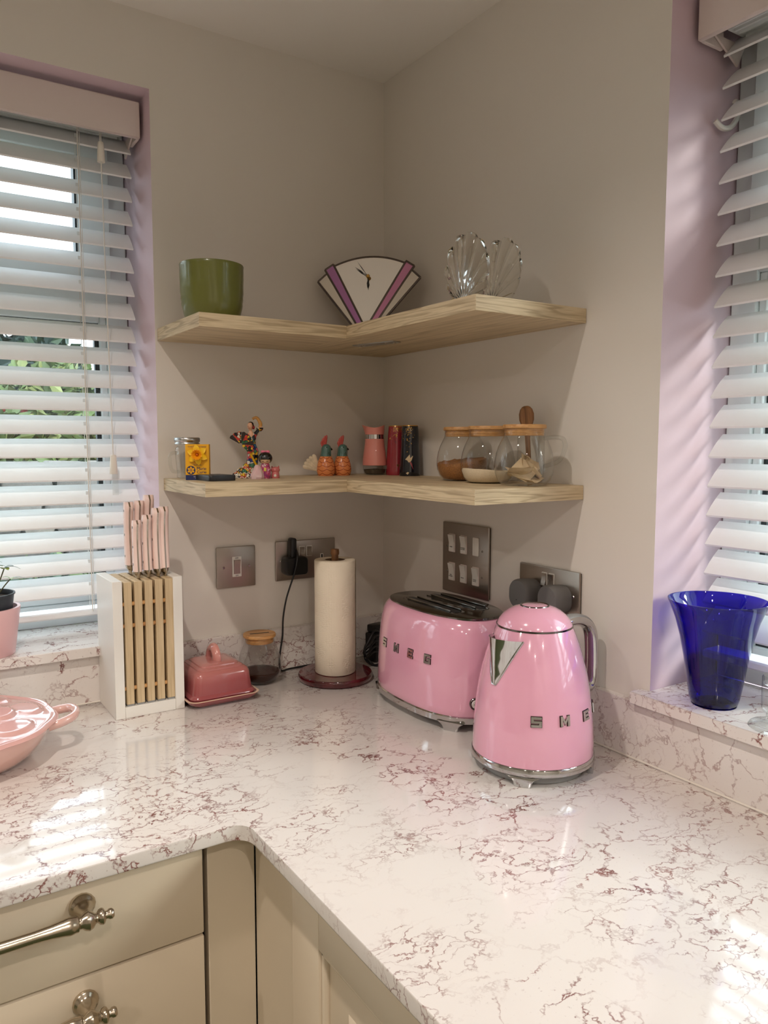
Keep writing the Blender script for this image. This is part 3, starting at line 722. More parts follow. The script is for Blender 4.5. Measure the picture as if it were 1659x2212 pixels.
loft(bm, [superell(A*0.985, Bq*0.985, 2.55, 72, 0.0128), superell(A*1.004, Bq*1.004, 2.55, 72, 0.0138), superell(A*1.008, Bq*1.008, 2.55, 72, 0.0240), superell(A*0.99, Bq*0.99, 2.55, 72, 0.0258)]); obj('base_band', bm, 'chrome', to)
for sx_ in (-1, 1):
    for sy_ in (-1, 1):
        bm = NB(); ax, ay = sx_*0.116, sy_*0.0655
        ang = math.atan2(sy_*1.15, sx_*0.62)
        rr_ = []
        for z, w, d in ((0.0, 0.0135, 0.009), (0.008, 0.0155, 0.010), (0.0125, 0.020, 0.011), (0.0160, 0.026, 0.011)):
            ring = []
            for a, b in rrect(-w, -d, w, d, 0.003, 2):
                tx, ty = -math.sin(ang), math.cos(ang); nx, ny = math.cos(ang), math.sin(ang)
                ring.append((ax+a*tx+b*nx, ay+a*ty+b*ny, z))
            rr_.append(ring)
        loft(bm, rr_); obj('foot', bm, 'chrome', to)
def toaster_surface(x, z, side=-1):
    """point and normal on the long front"""
    zs = [p[0] for p in prof]; 
    s = None
    for (z0, s0), (z1, s1_) in zip(prof, prof[1:]):
        if z0 <= z <= z1: s = s0+(s1_-s0)*(z-z0)/(z1-z0)
    a, b = A*(1-(1-s)*0.62), Bq*s
    f = lambda q: side*b*(1-min(abs(q/a), 0.9999)**2.55)**(1/2.55)
    y = f(x); dy = (f(x+1e-4)-f(x-1e-4))/2e-4
    return V((x, y, z)), V((1, dy, 0)).normalized()
for ch, x in zip('SMEG', (-0.064, -0.018, 0.028, 0.073)):
    p, t = toaster_surface(x, 0.117)
    p2, _ = toaster_surface(x, 0.121)
    raised_letter(to, ch, frame_mat(t, p2-p, p), 0.0145, 0.0155, 0.0022)
# lever slot, lever knob, button and dial on the near end
def end_pt(y, z):
    s = 1.0
    for (z0, s0), (z1, s1_) in zip(prof, prof[1:]):
        if z0 <= z <= z1: s = s0+(s1_-s0)*(z-z0)/(z1-z0)
    a, b = A*(1-(1-s)*0.62), Bq*s
    f = lambda q: a*(1-min(abs(q/b), 0.9999)**2.55)**(1/2.55)
    x = f(y); dx = (f(y+1e-4)-f(y-1e-4))/2e-4
    return V((x, y, z)), V((dx, 1, 0)).normalized()
def end_disc(name, y, z, r, h0, h1, mat, par):
    p, t = end_pt(y, z); p2, _ = end_pt(y, z+0.004); m = frame_mat(t, p2-p, p)
    bm = NB(); lathe(bm, [(0.0003, h0), (r, h0), (r, h1*0.8), (r*0.93, h1), (0.0003, h1)], 24); bm.transform(m); return obj(name, bm, mat, par)
p, t = end_pt(-0.004, 0.12); p2, _ = end_pt(-0.004, 0.126); m4 = frame_mat(t, p2-p, p)
bm = NB(); prism(bm, rrect(-0.0065, -0.035, 0.0065, 0.035, 0.006, 5), -0.001, 0.0012, 'XY', 0.0005); bm.transform(m4); sl = obj('lever_slot', bm, 'chrome', to)
bm = NB(); prism(bm, rrect(-0.0035, -0.031, 0.0035, 0.031, 0.003, 5), 0.0, 0.0016, 'XY'); bm.transform(m4); obj('slot_opening', bm, 'black', sl)
bm = NB(); lathe(bm, [(0.0003, 0.001), (0.004, 0.001), (0.004, 0.012), (0.010, 0.016), (0.0115, 0.022), (0.009, 0.028), (0.0003, 0.030)], 20); bm.transform(m4 @ Matrix.Translation((0, 0.028, 0))); obj('lever_knob', bm, 'chrome', to)
for y, ic in ((-0.040, 1), (0.044, 0)):
    r1 = end_disc('button_ring', y, 0.050, 0.0105, -0.001, 0.0035, 'dchrome', to); end_disc('button_cap', y, 0.050, 0.0072, 0.002, 0.0048, 'white', r1)
    p, t = end_pt(y, 0.050); p2, _ = end_pt(y, 0.054); mm = frame_mat(t, p2-p, p)
    bm = NB()
    for k in range(3):
        a = R(60*k); tube(bm, [(-0.0038*math.cos(a), -0.0038*math.sin(a), 0.005), (0.0038*math.cos(a), 0.0038*math.sin(a), 0.005)], 0.0005, 4)
    bm.transform(mm); obj('button_icon', bm, 'black', r1)
bm = NB(); p, t = end_pt(-0.004, 0.043); mm = frame_mat(t, V((0, 0, 1)), p)
lathe(bm, [(0.0003, -0.001), (0.017, -0.001), (0.017, 0.004), (0.013, 0.006), (0.0125, 0.016), (0.011, 0.018), (0.0003, 0.018)], 28); bm.transform(mm); obj('dial', bm, 'chrome', to)

# ------------------------------------------------------------------ kettle
ke = thing('kettle', 'pink retro kettle with chrome spout and handle', 'kettle', (-0.158, -0.668, 0), R(0))
KP = [(0.0885, 0.0262), (0.0916, 0.0272), (0.0916, 0.045), (0.0900, 0.07), (0.0872, 0.10), (0.0838, 0.125), (0.0790, 0.150), (0.0730, 0.172), (0.0668, 0.192), (0.0600, 0.210), (0.0572, 0.2165)]
def kr(z):
    for (r0, z0), (r1, z1) in zip(KP, KP[1:]):
        if z0 <= z <= z1: return r0+(r1-r0)*(z-z0)/(z1-z0)
    return KP[-1][0]
bm = NB(); lathe(bm, KP+[(0.052, 0.2172)], 80, cap0=True, cap1=True); obj('body', bm, 'pinkenamel', ke)
bm = NB(); lathe(bm, [(0.0555, 0.2160), (0.0578, 0.2168), (0.0578, 0.2190), (0.0555, 0.2196)], 64); obj('lid_seam', bm, 'dchrome', ke)
bm = NB(); lathe(bm, [(0.0568, 0.2188), (0.0560, 0.2215), (0.0525, 0.2280), (0.0465, 0.2345), (0.0385, 0.2405), (0.0300, 0.2445), (0.0215, 0.2470), (0.0205, 0.2473)], 64, cap1=True); ld_ = obj('lid', bm, 'pinkenamel', ke)
bm = NB(); lathe(bm, [(0.0190, 0.2470), (0.0205, 0.2483), (0.0217, 0.2480), (0.0222, 0.2468)], 48); obj('lid_ring', bm, 'dchrome', ld_)
bm = NB(); lathe(bm, [(0.0190, 0.2474), (0.016, 0.2480), (0.0003, 0.2484)], 40); obj('lid_button', bm, 'pinkenamel', ld_)
bm = NB(); lathe(bm, [(0.060, 0.0150), (0.0920, 0.0153), (0.0934, 0.0166), (0.0932, 0.0250), (0.0920, 0.0268), (0.087, 0.0270)], 80); obj('foot_band', bm, 'chrome', ke)
bm = NB(); lathe(bm, [(0.002, 0.0003), (0.074, 0.0003), (0.0785, 0.0015), (0.0795, 0.007), (0.077, 0.0118), (0.002, 0.0122)], 64); obj('power_base', bm, 'greybase', ke)
CAMA = math.atan2(-1.5139+0.668, -0.9797+0.158)      # heading of the viewer's side of the kettle
for k in range(4):
    a0 = CAMA-R(8)+R(90*k); bm = NB(); rr_ = []
    for z, w, d in ((0.0003, 0.0120, 0.0045), (0.007, 0.0135, 0.0050), (0.0115, 0.017, 0.0052), (0.0145, 0.023, 0.0052), (0.0175, 0.034, 0.004)):
        ring = []
        for a, b in rrect(-w, -d, w, d, 0.002, 2):
            q = a0+a/0.090; r_ = 0.0885+b
            ring.append((r_*math.cos(q), r_*math.sin(q), z))
        rr_.append(ring)
    loft(bm, rr_); obj('foot', bm, 'chrome', ke)
SPA = CAMA-R(44)                                       # spout heading
bm = NB(); rings = []
N = 12
for i in range(N+1):
    t = i/N; z = 0.139+0.066*t; hw = 0.0035+0.029*t**0.9; pr_ = 0.0015+0.023*t**1.25; r0 = kr(z)
    ring = []
    for k in range(13):
        u = -1+2*k/12; q = SPA+u*hw/r0
        rad = r0+0.0006+pr_*(1-abs(u)**1.35)
        ring.append((rad*math.cos(q), rad*math.sin(q), z+0.004*t*(1-abs(u))))
    rings.append(ring)
loft(bm, rings, closed=False)
inn = [[(V(p)*1.0) for p in rings[-1]]]
rim2 = [(p[0]*0.93, p[1]*0.93, p[2]-0.003) for p in rings[-1]]
rim3 = [(p[0]*0.80, p[1]*0.80, p[2]-0.022) for p in rings[-1]]
loft(bm, [rings[-1], rim2], closed=False)
obj('spout', bm, 'chrome', ke)
bm = NB(); loft(bm, [rim2, [(kr(0.2)*0.985*math.cos(SPA-0.4+0.8*k/12), kr(0.2)*0.985*math.sin(SPA-0.4+0.8*k/12), 0.196) for k in range(13)]], closed=False); obj('spout_mouth', bm, 'steeldark', ke)
bm = NB()
edge = [rings[i][0] for i in range(N, -1, -1)]+[rings[i][12] for i in range(N+1)]
tube(bm, edge, 0.0015, 6); obj('spout_trim', bm, 'chrome', ke)
HA = SPA+math.pi; hx, hy = math.cos(HA), math.sin(HA)
path = [(0.052, 0.2085), (0.072, 0.2130), (0.096, 0.2125), (0.116, 0.2040), (0.1285, 0.186), (0.1320, 0.160), (0.1325, 0.130), (0.1310, 0.110), (0.124, 0.0995), (0.110, 0.099), (0.088, 0.104)]
bm = NB(); sp = spline([(r*hx, r*hy, z) for r, z in path], 5); nrm = V((-hy, hx, 0)); rings = []
for i, p in enumerate(sp):
    t = (sp[min(i+1, len(sp)-1)]-sp[max(i-1, 0)]).normalized(); o_ = nrm.cross(t)
    rings.append([p+nrm*0.0125*math.cos(2*math.pi*k/20)+o_*0.0085*math.sin(2*math.pi*k/20) for k in range(20)])
loft(bm, rings); hd = obj('handle', bm, 'chrome', ke)
bm = NB(); rings = []
for i, p in enumerate(sp[:int(len(sp)*0.86)]):
    t = (sp[min(i+1, len(sp)-1)]-sp[max(i-1, 0)]).normalized(); o_ = nrm.cross(t)
    if o_.dot(V((hx, hy, 0.4))) < 0: o_ = -o_
    rings.append([p+nrm*0.0095*math.cos(2*math.pi*k/16)+o_*(0.0045+0.0052*math.sin(2*math.pi*k/16)) for k in range(16)])
loft(bm, rings); obj('handle_grip', bm, 'greybase', hd)
bm = NB(); tube(bm, [(0.089*hx+0.012*hy, 0.089*hy-0.012*hx, 0.118), (0.099*hx+0.012*hy, 0.099*hy-0.012*hx, 0.108), (0.099*hx+0.012*hy, 0.099*hy-0.012*hx, 0.098)], 0.002, 6); obj('water_gauge', bm, 'chrome', ke)
for ch, dg in zip('SMEG', (3.5, 31, 60, 90)):
    q = CAMA+R(dg); z = 0.0965; r_ = kr(z)
    tx = V((-math.sin(q), math.cos(q), 0)); 
    n0 = V((math.cos(q), math.sin(q), 0)); slope = (kr(z+0.01)-kr(z-0.01))/0.02
    raised_letter(ke, ch, frame_mat(tx, V((n0.x*slope, n0.y*slope, 1)), n0*r_+V((0, 0, z))), 0.0150, 0.0145, 0.0022)
# ------------------------------------------------------------------ knife block and knives
kb = thing('knife_block', 'white knife block with pale wooden slats beside the left window', 'knife block', (-0.5895, -0.0745, 0))
bx0, bx1, by0, by1, bh = -0.0625, 0.0625, -0.0600, 0.0590, 0.2484
wt = 0.0170
for nm, q in (('side_panel', (bx0, by0, 0, bx0+wt, by1, bh)), ('side_panel', (bx1-wt, by0, 0, bx1, by1, bh)), ('bottom_panel', (bx0+wt, by0, 0, bx1-wt, by1, 0.020)), ('back_panel', (bx0+wt, by1-0.008, 0.020, bx1-wt, by1, bh-0.004))):
    bm = NB(); box(bm, *q, 0.0006, 1); obj(nm, bm, 'whitepaint', kb)
sw, gp = 0.0136, 0.0046
xs = [bx0+wt+gp+(sw+gp)*k for k in range(5)]
xs = [bx0+wt+0.0038+(sw+0.0049)*k for k in range(5)]
me = None
for x in xs:
    if me is None:
        bm = NB(); box(bm, 0, by0+0.003, 0.0235, sw, by1-0.0085, bh-0.0030, 0.0006, 1); o = obj('wooden_slat', bm, 'beech', kb); me = o.data
    else: o = obj('wooden_slat', me, 'beech', kb)
    o.location.x = x
    bm = NB(); box(bm, x+0.0006, by0+0.0036, 0.0200, x+sw-0.0006, by1-0.01, 0.0234); obj('spacer_pad', bm, 'greybase', kb)
for z in (0.2055, 0.166, 0.052):
    for k in range(6):
        a = bx0+wt if k == 0 else xs[k-1]+sw; b = xs[k] if k < 5 else bx1-wt
        bm = NB(); rings = [[(x, by0+0.0085+0.0038*math.cos(2*math.pi*i/10), z+0.0038*math.sin(2*math.pi*i/10)) for i in range(10)] for x in (a, b)]
        loft(bm, rings); obj('dowel', bm, 'bamboo', kb)
def knife(label, x, y, top, h, d, w):
    """handle of height h, depth d (front to back), thickness w; blade in a gap of the block"""
    k = thing('kitchen_knife', label, 'knife', (x, y, top-h), 0, 'pink handled knives in the block')
    # outline in the y-z plane (edge side towards -y)
    def yf(t): return -d*0.50-0.0*t
    prof = []
    for i in range(15):
        t = i/14
        wid = d*(0.40+0.06*math.cos(2*math.pi*(t-0.05)) + (0.085*max(0, (t-0.80))/0.20) + 0.05*max(0, (0.12-t))/0.12)
        cen = d*0.05*math.sin(math.pi*t)-d*0.06*max(0, (t-0.8))/0.2
        if t > 0.93: wid *= math.sqrt(max(0.05, 1-((t-0.93)/0.075)**2))
        prof.append((t*h, cen-wid, cen+wid))
    for s in (-1, 1):
        bm = NB(); rings = []
        for z, a, b in prof:
            hw = w*0.5; i0 = 0.0014
            ring = [(s*i0, a, z), (s*(hw*0.62), a+0.0004, z), (s*hw, a+(b-a)*0.22, z), (s*hw, b-(b-a)*0.22, z), (s*(hw*0.62), b-0.0004, z), (s*i0, b, z)]
            rings.append(ring)
        loft(bm, rings); sc = obj('handle_scale', bm, 'knifepink', k, sharp=60)
        for t in (0.14, 0.48, 0.86):
            z = t*h; 
            bm = NB(); loft(bm, [[(s*xx, r*math.cos(2*math.pi*i/12), z+r*math.sin(2*math.pi*i/12)) for i in range(12)] for xx, r in ((w*0.47, 0.0026), (w*0.51, 0.0026), (w*0.515, 0.0016))]); obj('rivet', bm, 'dchrome', sc)
    bm = NB(); poly = [(a-0.0003, z) for z, a, b in prof]+[(b+0.0003, z) for z, a, b in reversed(prof)]
    prism(bm, poly, -0.00145, 0.00145, 'YZ'); obj('tang', bm, 'knifesteel', k)
    bm = NB(); z0 = -0.018; p0 = prof[0]
    def el(z, a, b, hw): return [(hw*math.cos(2*math.pi*i/16), (a+b)/2+(b-a)/2*math.sin(2*math.pi*i/16), z) for i in range(16)]
    loft(bm, [el(z0, -d*0.42, d*0.30, 0.0011), el(-0.012, -d*0.44, d*0.34, 0.0030), el(-0.006, p0[1], p0[2], w*0.40), el(0.0015, p0[1], p0[2], w*0.5)]); obj('bolster', bm, 'knifesteel', k)
    bm = NB(); prism(bm, [(-d*0.45, -0.0165), (d*0.33, -0.0165), (d*0.33, -0.05), (d*0.25, -0.11), (-d*0.1, -0.13), (-d*0.45, -0.06)], -0.0007, 0.0007, 'YZ'); obj('blade', bm, 'knifesteel', k)
gx = [-0.5895+xs[i]+sw+0.00245 for i in range(4)]+[-0.5895+bx1-wt-0.0019]
gx0 = -0.5895+xs[0]+sw+0.00245
KN = [('small pink handled knife, leftmost of the front row in the block', gx[1], -0.094, 0.3515, 0.094, 0.0190, 0.0142),
      ('pink handled knife, second from left in the front row', gx[2], -0.094, 0.3605, 0.101, 0.0205, 0.0150),
      ('pink handled knife, third from left in the front row', gx[3], -0.094, 0.3725, 0.112, 0.0235, 0.0166),
      ('large pink handled knife, rightmost of the front row', gx[4]-0.0012, -0.094, 0.3745, 0.113, 0.0240, 0.0172),
      ('pink handled knife, leftmost of the back row in the block', gx[1], -0.043, 0.3815, 0.118, 0.0230, 0.0165),
      ('pink handled knife in the middle of the back row', gx[2]+0.0004, -0.043, 0.3835, 0.120, 0.0230, 0.0165),
      ('tallest pink handled knife at the right of the back row', gx[3]+0.0004, -0.043, 0.3935, 0.128, 0.0255, 0.0178)]
for a in KN: knife(*a)

# ------------------------------------------------------------------ butter dish
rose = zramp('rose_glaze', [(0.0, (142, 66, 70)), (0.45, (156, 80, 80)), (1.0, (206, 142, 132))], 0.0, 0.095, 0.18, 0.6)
cream = P('cream_glaze', (226, 196, 170), 0.25, 0, 0.4)
bd = thing('butter_dish', 'rose pink lidded stoneware butter dish beside the knife block', 'butter dish', (-0.4565, -0.096, 0), R(0))
def rr3(a, b, r, z, n=6): return [(x, y, z) for x, y in rrect(-a, -b, a, b, r, n)]
bm = NB()
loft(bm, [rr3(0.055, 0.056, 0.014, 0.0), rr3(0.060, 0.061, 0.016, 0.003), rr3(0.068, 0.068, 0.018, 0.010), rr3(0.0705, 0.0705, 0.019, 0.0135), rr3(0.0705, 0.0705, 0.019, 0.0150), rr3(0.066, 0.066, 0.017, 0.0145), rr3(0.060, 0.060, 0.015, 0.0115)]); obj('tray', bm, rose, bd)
bm = NB(); loft(bm, [rr3(0.0708, 0.0708, 0.019, 0.0143), rr3(0.0710, 0.0710, 0.019, 0.0152), rr3(0.0690, 0.0690, 0.018, 0.0156), rr3(0.0670, 0.0670, 0.017, 0.0150)], False, False); obj('tray_rim', bm, cream, bd)
bm = NB()
loft(bm, [rr3(0.0620, 0.0620, 0.016, 0.0125), rr3(0.0640, 0.0640, 0.016, 0.0165), rr3(0.0625, 0.0625, 0.016, 0.020), rr3(0.0595, 0.0600, 0.015, 0.0225), rr3(0.0570, 0.0585, 0.015, 0.040), rr3(0.0555, 0.0570, 0.015, 0.054), rr3(0.0530, 0.0545, 0.015, 0.0605), rr3(0.0480, 0.0500, 0.014, 0.0640),
          rr3(0.0455, 0.0475, 0.013, 0.0645), rr3(0.0450, 0.0470, 0.013, 0.0665), rr3(0.0400, 0.0420, 0.012, 0.0690), rr3(0.0385, 0.0405, 0.012, 0.0690), rr3(0.0378, 0.0398, 0.012, 0.0712), rr3(0.0310, 0.0330, 0.011, 0.0735), rr3(0.0180, 0.0200, 0.008, 0.0745)])
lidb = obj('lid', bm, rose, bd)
bm = NB(); tube(bm, spline([(0, -0.022, 0.071), (0, -0.020, 0.083), (0, -0.010, 0.0945), (0, 0.004, 0.0965), (0, 0.016, 0.090), (0, 0.022, 0.080), (0, 0.024, 0.071)], 5), 0.0058, 12, flat=1.5); obj('loop_handle', bm, rose, lidb)

# ------------------------------------------------------------------ glass jars with bamboo lids
def jar(label, x, y, z, R0, H, lidr, group=None, slot=False, rz=0):
    t = thing('storage_jar', label, 'jar', (x, y, z), rz, group)
    k = R0/0.046; hh = H/0.098
    pr = [(0.001, 0.0015), (0.028*k, 0.0008), (0.034*k, 0.0022*hh), (0.0405*k, 0.0090*hh), (0.0448*k, 0.020*hh), (0.046*k, 0.030*hh), (0.0455*k, 0.040*hh), (0.0435*k, 0.052*hh), (0.040*k, 0.063*hh), (0.0360*k, 0.072*hh), (0.0328*k, 0.0785*hh), (0.0315*k, 0.083*hh), (0.0312*k, 0.090*hh), (0.0318*k, 0.0912*hh)]
    bm = NB(); lathe(bm, pr, 48); obj('glass_body', bm, 'glass', t)
    bm = NB(); lathe(bm, [(0.0003, 0.0915*hh), (lidr*0.97, 0.0915*hh), (lidr, 0.0925*hh), (lidr, 0.0965*hh), (lidr*0.97, 0.098*hh), (0.0003, 0.098*hh)], 48); l_ = obj('lid', bm, 'bamboo', t)
    bm = NB(); lathe(bm, [(0.0003, 0.0805*hh), (0.0295*k, 0.0805*hh), (0.0300*k, 0.0815*hh), (0.0300*k, 0.0915*hh)], 40); st = obj('lid_stopper', bm, 'bamboo', l_)
    bm = NB(); lathe(bm, [(0.0300*k, 0.0845*hh), (0.0308*k, 0.085*hh), (0.0308*k, 0.0868*hh), (0.0300*k, 0.0873*hh)], 40); obj('seal_ring', bm, 'bamboo', l_)
    if slot:
        bm = NB(); prism(bm, rrect(-0.020, -0.0025, 0.020, 0.0025, 0.001, 2), 0.0979*hh, 0.0983*hh, 'XY'); obj('lid_label', bm, 'rubber', l_, (0, 0, 0), (0, 0, R(-10)))
    return t, k, hh, pr
def fill(t, pr, top, mat, name, tilt=0.0, bump=0.0, seed=1, shrink=0.0012):
    random.seed(seed); seg = 36; rings = []
    pts = [(max(0.0004, r-shrink), z+0.001) for r, z in pr if z < top]
    rN = pts[-1][0]
    for r, z in pts: rings.append([(r*math.cos(2*math.pi*i/seg), r*math.sin(2*math.pi*i/seg), z) for i in range(seg)])
    for f in (0.98, 0.8, 0.55, 0.3, 0.05):
        rings.append([(rN*f*math.cos(2*math.pi*i/seg), rN*f*math.sin(2*math.pi*i/seg), top+tilt*f*math.cos(2*math.pi*i/seg)+random.uniform(-bump, bump)) for i in range(seg)])
    bm = NB(); loft(bm, rings, True, True); o = obj(name, bm, mat, t, sharp=80); return o
granule = P('brown_sugar', (158, 104, 50), 0.8, var=0.35, vscale=520, bump=(500, 0.8, 0.002))
white_sugar = P('white_sugar', (226, 208, 178), 0.8, var=0.05, vscale=400, bump=(700, 0.5, 0.001))
syrup = P('dark_syrup', (46, 18, 8), 0.12, Specular_IOR_Level=0.15)
G = 'bamboo lidded glass jars on the lower shelf'
t, k, hh, pr = jar('bamboo lidded glass jar of brown sugar, leftmost of three on shelf', -0.065, -0.3727, Z2, 0.0478, 0.0995, 0.0355, G)
o = fill(t, pr, 0.036*hh, granule, 'brown_sugar', 0.006, 0.0016, 3); o['kind'] = 'stuff'
t, k, hh, pr = jar('bamboo lidded glass jar of white sugar, middle of three on shelf', -0.085, -0.4695, Z2, 0.0478, 0.0995, 0.0355, G)
o = fill(t, pr, 0.021*hh, white_sugar, 'white_sugar', -0.005, 0.0006, 4); o['kind'] = 'stuff'
t, k, hh, pr = jar('bamboo lidded glass jar of tea bags, nearest the shelf end', -0.096, -0.5730, Z2, 0.0485, 0.1000, 0.0355, G)
teap = P('tea_bag_paper', (206, 184, 148), 0.8, var=0.10, vscale=90)
teal = P('tea_leaves', (96, 80, 52), 0.9, var=0.3, vscale=600)
random.seed(11)
bags = [(0.0, -0.012, 0.012, 80, 8, 20), (-0.010, 0.006, 0.016, 75, -10, 80), (0.012, 0.008, 0.020, 65, 25, 130), (-0.006, -0.004, 0.024, 62, -22, 10), (0.016, -0.008, 0.026, 38, 20, 60), (0.014, 0.012, 0.036, 12, 20, 35), (0.022, 0.0, 0.027, 30, -12, 100), (-0.016, -0.008, 0.022, 70, 15, 150)]
for bxx, byy, bz, tx, ty, tz in bags:
    bm = NB(); n = 7; w = 0.038 if bz < 0.03 else 0.030
    g = [[None]*n for _ in range(n)]
    for i in range(n):
        for j in range(n):
            u, v = i/(n-1)-0.5, j/(n-1)-0.5
            th_ = 0.0022*math.cos(math.pi*u)*math.cos(math.pi*v)
            g[i][j] = (u*w, v*w, 0.005*math.sin(3*u+v)+0.003*u*u*4, th_)
    top = [[bm.verts.new((a, b, c+d)) for a, b, c, d in row] for row in g]; bot = [[bm.verts.new((a, b, c-d)) for a, b, c, d in row] for row in g]
    for i in range(n-1):
        for j in range(n-1):
            bm.faces.new((top[i][j], top[i+1][j], top[i+1][j+1], top[i][j+1])); bm.faces.new((bot[i][j], bot[i][j+1], bot[i+1][j+1], bot[i+1][j]))
    lst = [tag(obj('tea_bag', bm, teap, None, (-0.096+bxx*0.8, -0.573+byy*0.8, Z2+bz), (R(90-tx), R(ty), R(tz)), sharp=80), 'pale paper tea bag inside the glass jar nearest the shelf end', 'tea bag', 'tea bags in the glass jar')]
t, k, hh, pr = jar('bamboo lidded glass jar with dark syrup beside the butter dish', -0.3430, -0.0605, 0.0, 0.0440, 0.1010, 0.0335, None, True)
fill(t, pr, 0.022*hh, syrup, 'dark_syrup')

# small glass mug with a wooden spoon behind the tea jar
mg = thing('glass_mug', 'clear glass mug with a handle, half hidden behind the tea bag jar', 'mug', (-0.032, -0.5215, Z2))
bm = NB(); lathe(bm, [(0.001, 0.003), (0.019, 0.003), (0.0225, 0.006), (0.0235, 0.02), (0.0235, 0.085), (0.0240, 0.088)], 40); obj('glass_body', bm, 'glass', mg)
bm = NB(); tube(bm, spline([(0.008, -0.0245, 0.078), (0.012, -0.045, 0.080), (0.013, -0.064, 0.076), (0.013, -0.067, 0.060), (0.012, -0.055, 0.040), (0.008, -0.0245, 0.030)], 5), 0.0038, 10); obj('handle', bm, 'glass', mg)
sp_ = thing('wooden_spoon', 'dark wooden spoon standing bowl up behind the tea bag jar', 'spoon', (-0.032, -0.5200, Z2+0.0045))
bm = NB(); rings = []
for z, w, d in ((0.0, 0.004, 0.004), (0.03, 0.0042, 0.004), (0.075, 0.0045, 0.0042), (0.088, 0.0065, 0.0045), (0.096, 0.0100, 0.0052), (0.106, 0.0132, 0.0062), (0.116, 0.0135, 0.0062), (0.124, 0.0110, 0.0055), (0.1285, 0.0070, 0.0042), (0.130, 0.003, 0.002)):
    rings.append([(d*math.sin(2*math.pi*i/16), w*math.cos(2*math.pi*i/16), z) for i in range(16)])
loft(bm, rings); obj('spoon_body', bm, 'spoonwood', sp_, (0, 0, 0), (R(-4), 0, R(30)))

# ------------------------------------------------------------------ paper towel on its stand
resin = P('red_resin', (122, 30, 40), 0.06, 0, 0.8, Transmission_Weight=0.65, IOR=1.45, var=0.5, vscale=45)
th = thing('towel_stand', 'round dark red resin stand with a wooden post, holding the paper towel', 'stand', (-0.203, -0.130, 0))
bm = NB(); lathe(bm, [(0.0005, 0.0), (0.068, 0.0), (0.075, 0.0025), (0.0778, 0.008), (0.0778, 0.0125), (0.0755, 0.0160), (0.0005, 0.0165)], 64); obj('base', bm, resin, th)
bm = NB(); lathe(bm, [(0.0072, 0.0165), (0.0072, 0.262), (0.0085, 0.2625), (0.0090, 0.266), (0.0085, 0.2735), (0.0005, 0.2745)], 20); obj('post', bm, 'spoonwood', th)
mpap, n, l, b = newmat('embossed_paper')
b.inputs['Base Color'].default_value = srgb(232, 220, 198); b.inputs['Roughness'].default_value = 0.9
tc = n.new('ShaderNodeTexCoord'); mp = n.new('ShaderNodeMapping'); mp.inputs['Scale'].default_value = (1, 1, 1)
vo = n.new('ShaderNodeTexVoronoi'); vo.inputs['Scale'].default_value = 260; vo.inputs['Randomness'].default_value = 0.35
nz = n.new('ShaderNodeTexNoise'); nz.inputs['Scale'].default_value = 26; nz.inputs['Detail'].default_value = 1
rg = n.new('ShaderNodeMapRange'); rg.inputs[1].default_value = 0.42; rg.inputs[2].default_value = 0.58
mm_ = n.new('ShaderNodeMath'); mm_.operation = 'MULTIPLY'
bpn = n.new('ShaderNodeBump'); bpn.inputs['Strength'].default_value = 0.55; bpn.inputs['Distance'].default_value = 0.0016; bpn.invert = True
l.new(tc.outputs['Object'], vo.inputs['Vector']); l.new(tc.outputs['Object'], nz.inputs['Vector']); l.new(nz.outputs['Fac'], rg.inputs[0])
l.new(vo.outputs['Distance'], mm_.inputs[0]); l.new(rg.outputs[0], mm_.inputs[1]); l.new(mm_.outputs[0], bpn.inputs['Height']); l.new(bpn.outputs[0], b.inputs['Normal'])
pt = thing('paper_towel', 'white embossed roll of paper towel on the red stand', 'paper towel', (-0.203, -0.130, 0.0168))
bm = NB(); seg = 64; rings = []
def spir(i, r): a = 2*math.pi*i/seg; return (r*(1+0.012*math.sin(3*a+1))*math.cos(a), r*(1+0.012*math.sin(3*a+1))*math.sin(a))
for r, z in ((0.0215, 0.0005), (0.041, 0.0), (0.0422, 0.0012), (0.0425, 0.08), (0.0422, 0.16), (0.0424, 0.2335), (0.0412, 0.2352), (0.034, 0.2360), (0.0215, 0.2356), (0.0210, 0.2345), (0.0210, 0.001)):
    rings.append([(*spir(i, r), z) for i in range(seg)])
loft(bm, rings, False, False); obj('towel', bm, mpap, pt, sharp=70)
bm = NB(); lathe(bm, [(0.0205, 0.001), (0.0205, 0.2350), (0.0195, 0.2350), (0.0195, 0.001)], 40); obj('cardboard_core', bm, P('cardboard', (120, 96, 70), 0.85), pt)
bm = NB(); rings = []
for z in (0.0, 0.118, 0.2345): rings.append([(0.0432*math.cos(a), 0.0432*math.sin(a), z) for a in (R(-28), R(-20), R(-12), R(-4), R(4), R(12))])
loft(bm, rings, closed=False); obj('loose_sheet', bm, mpap, pt)

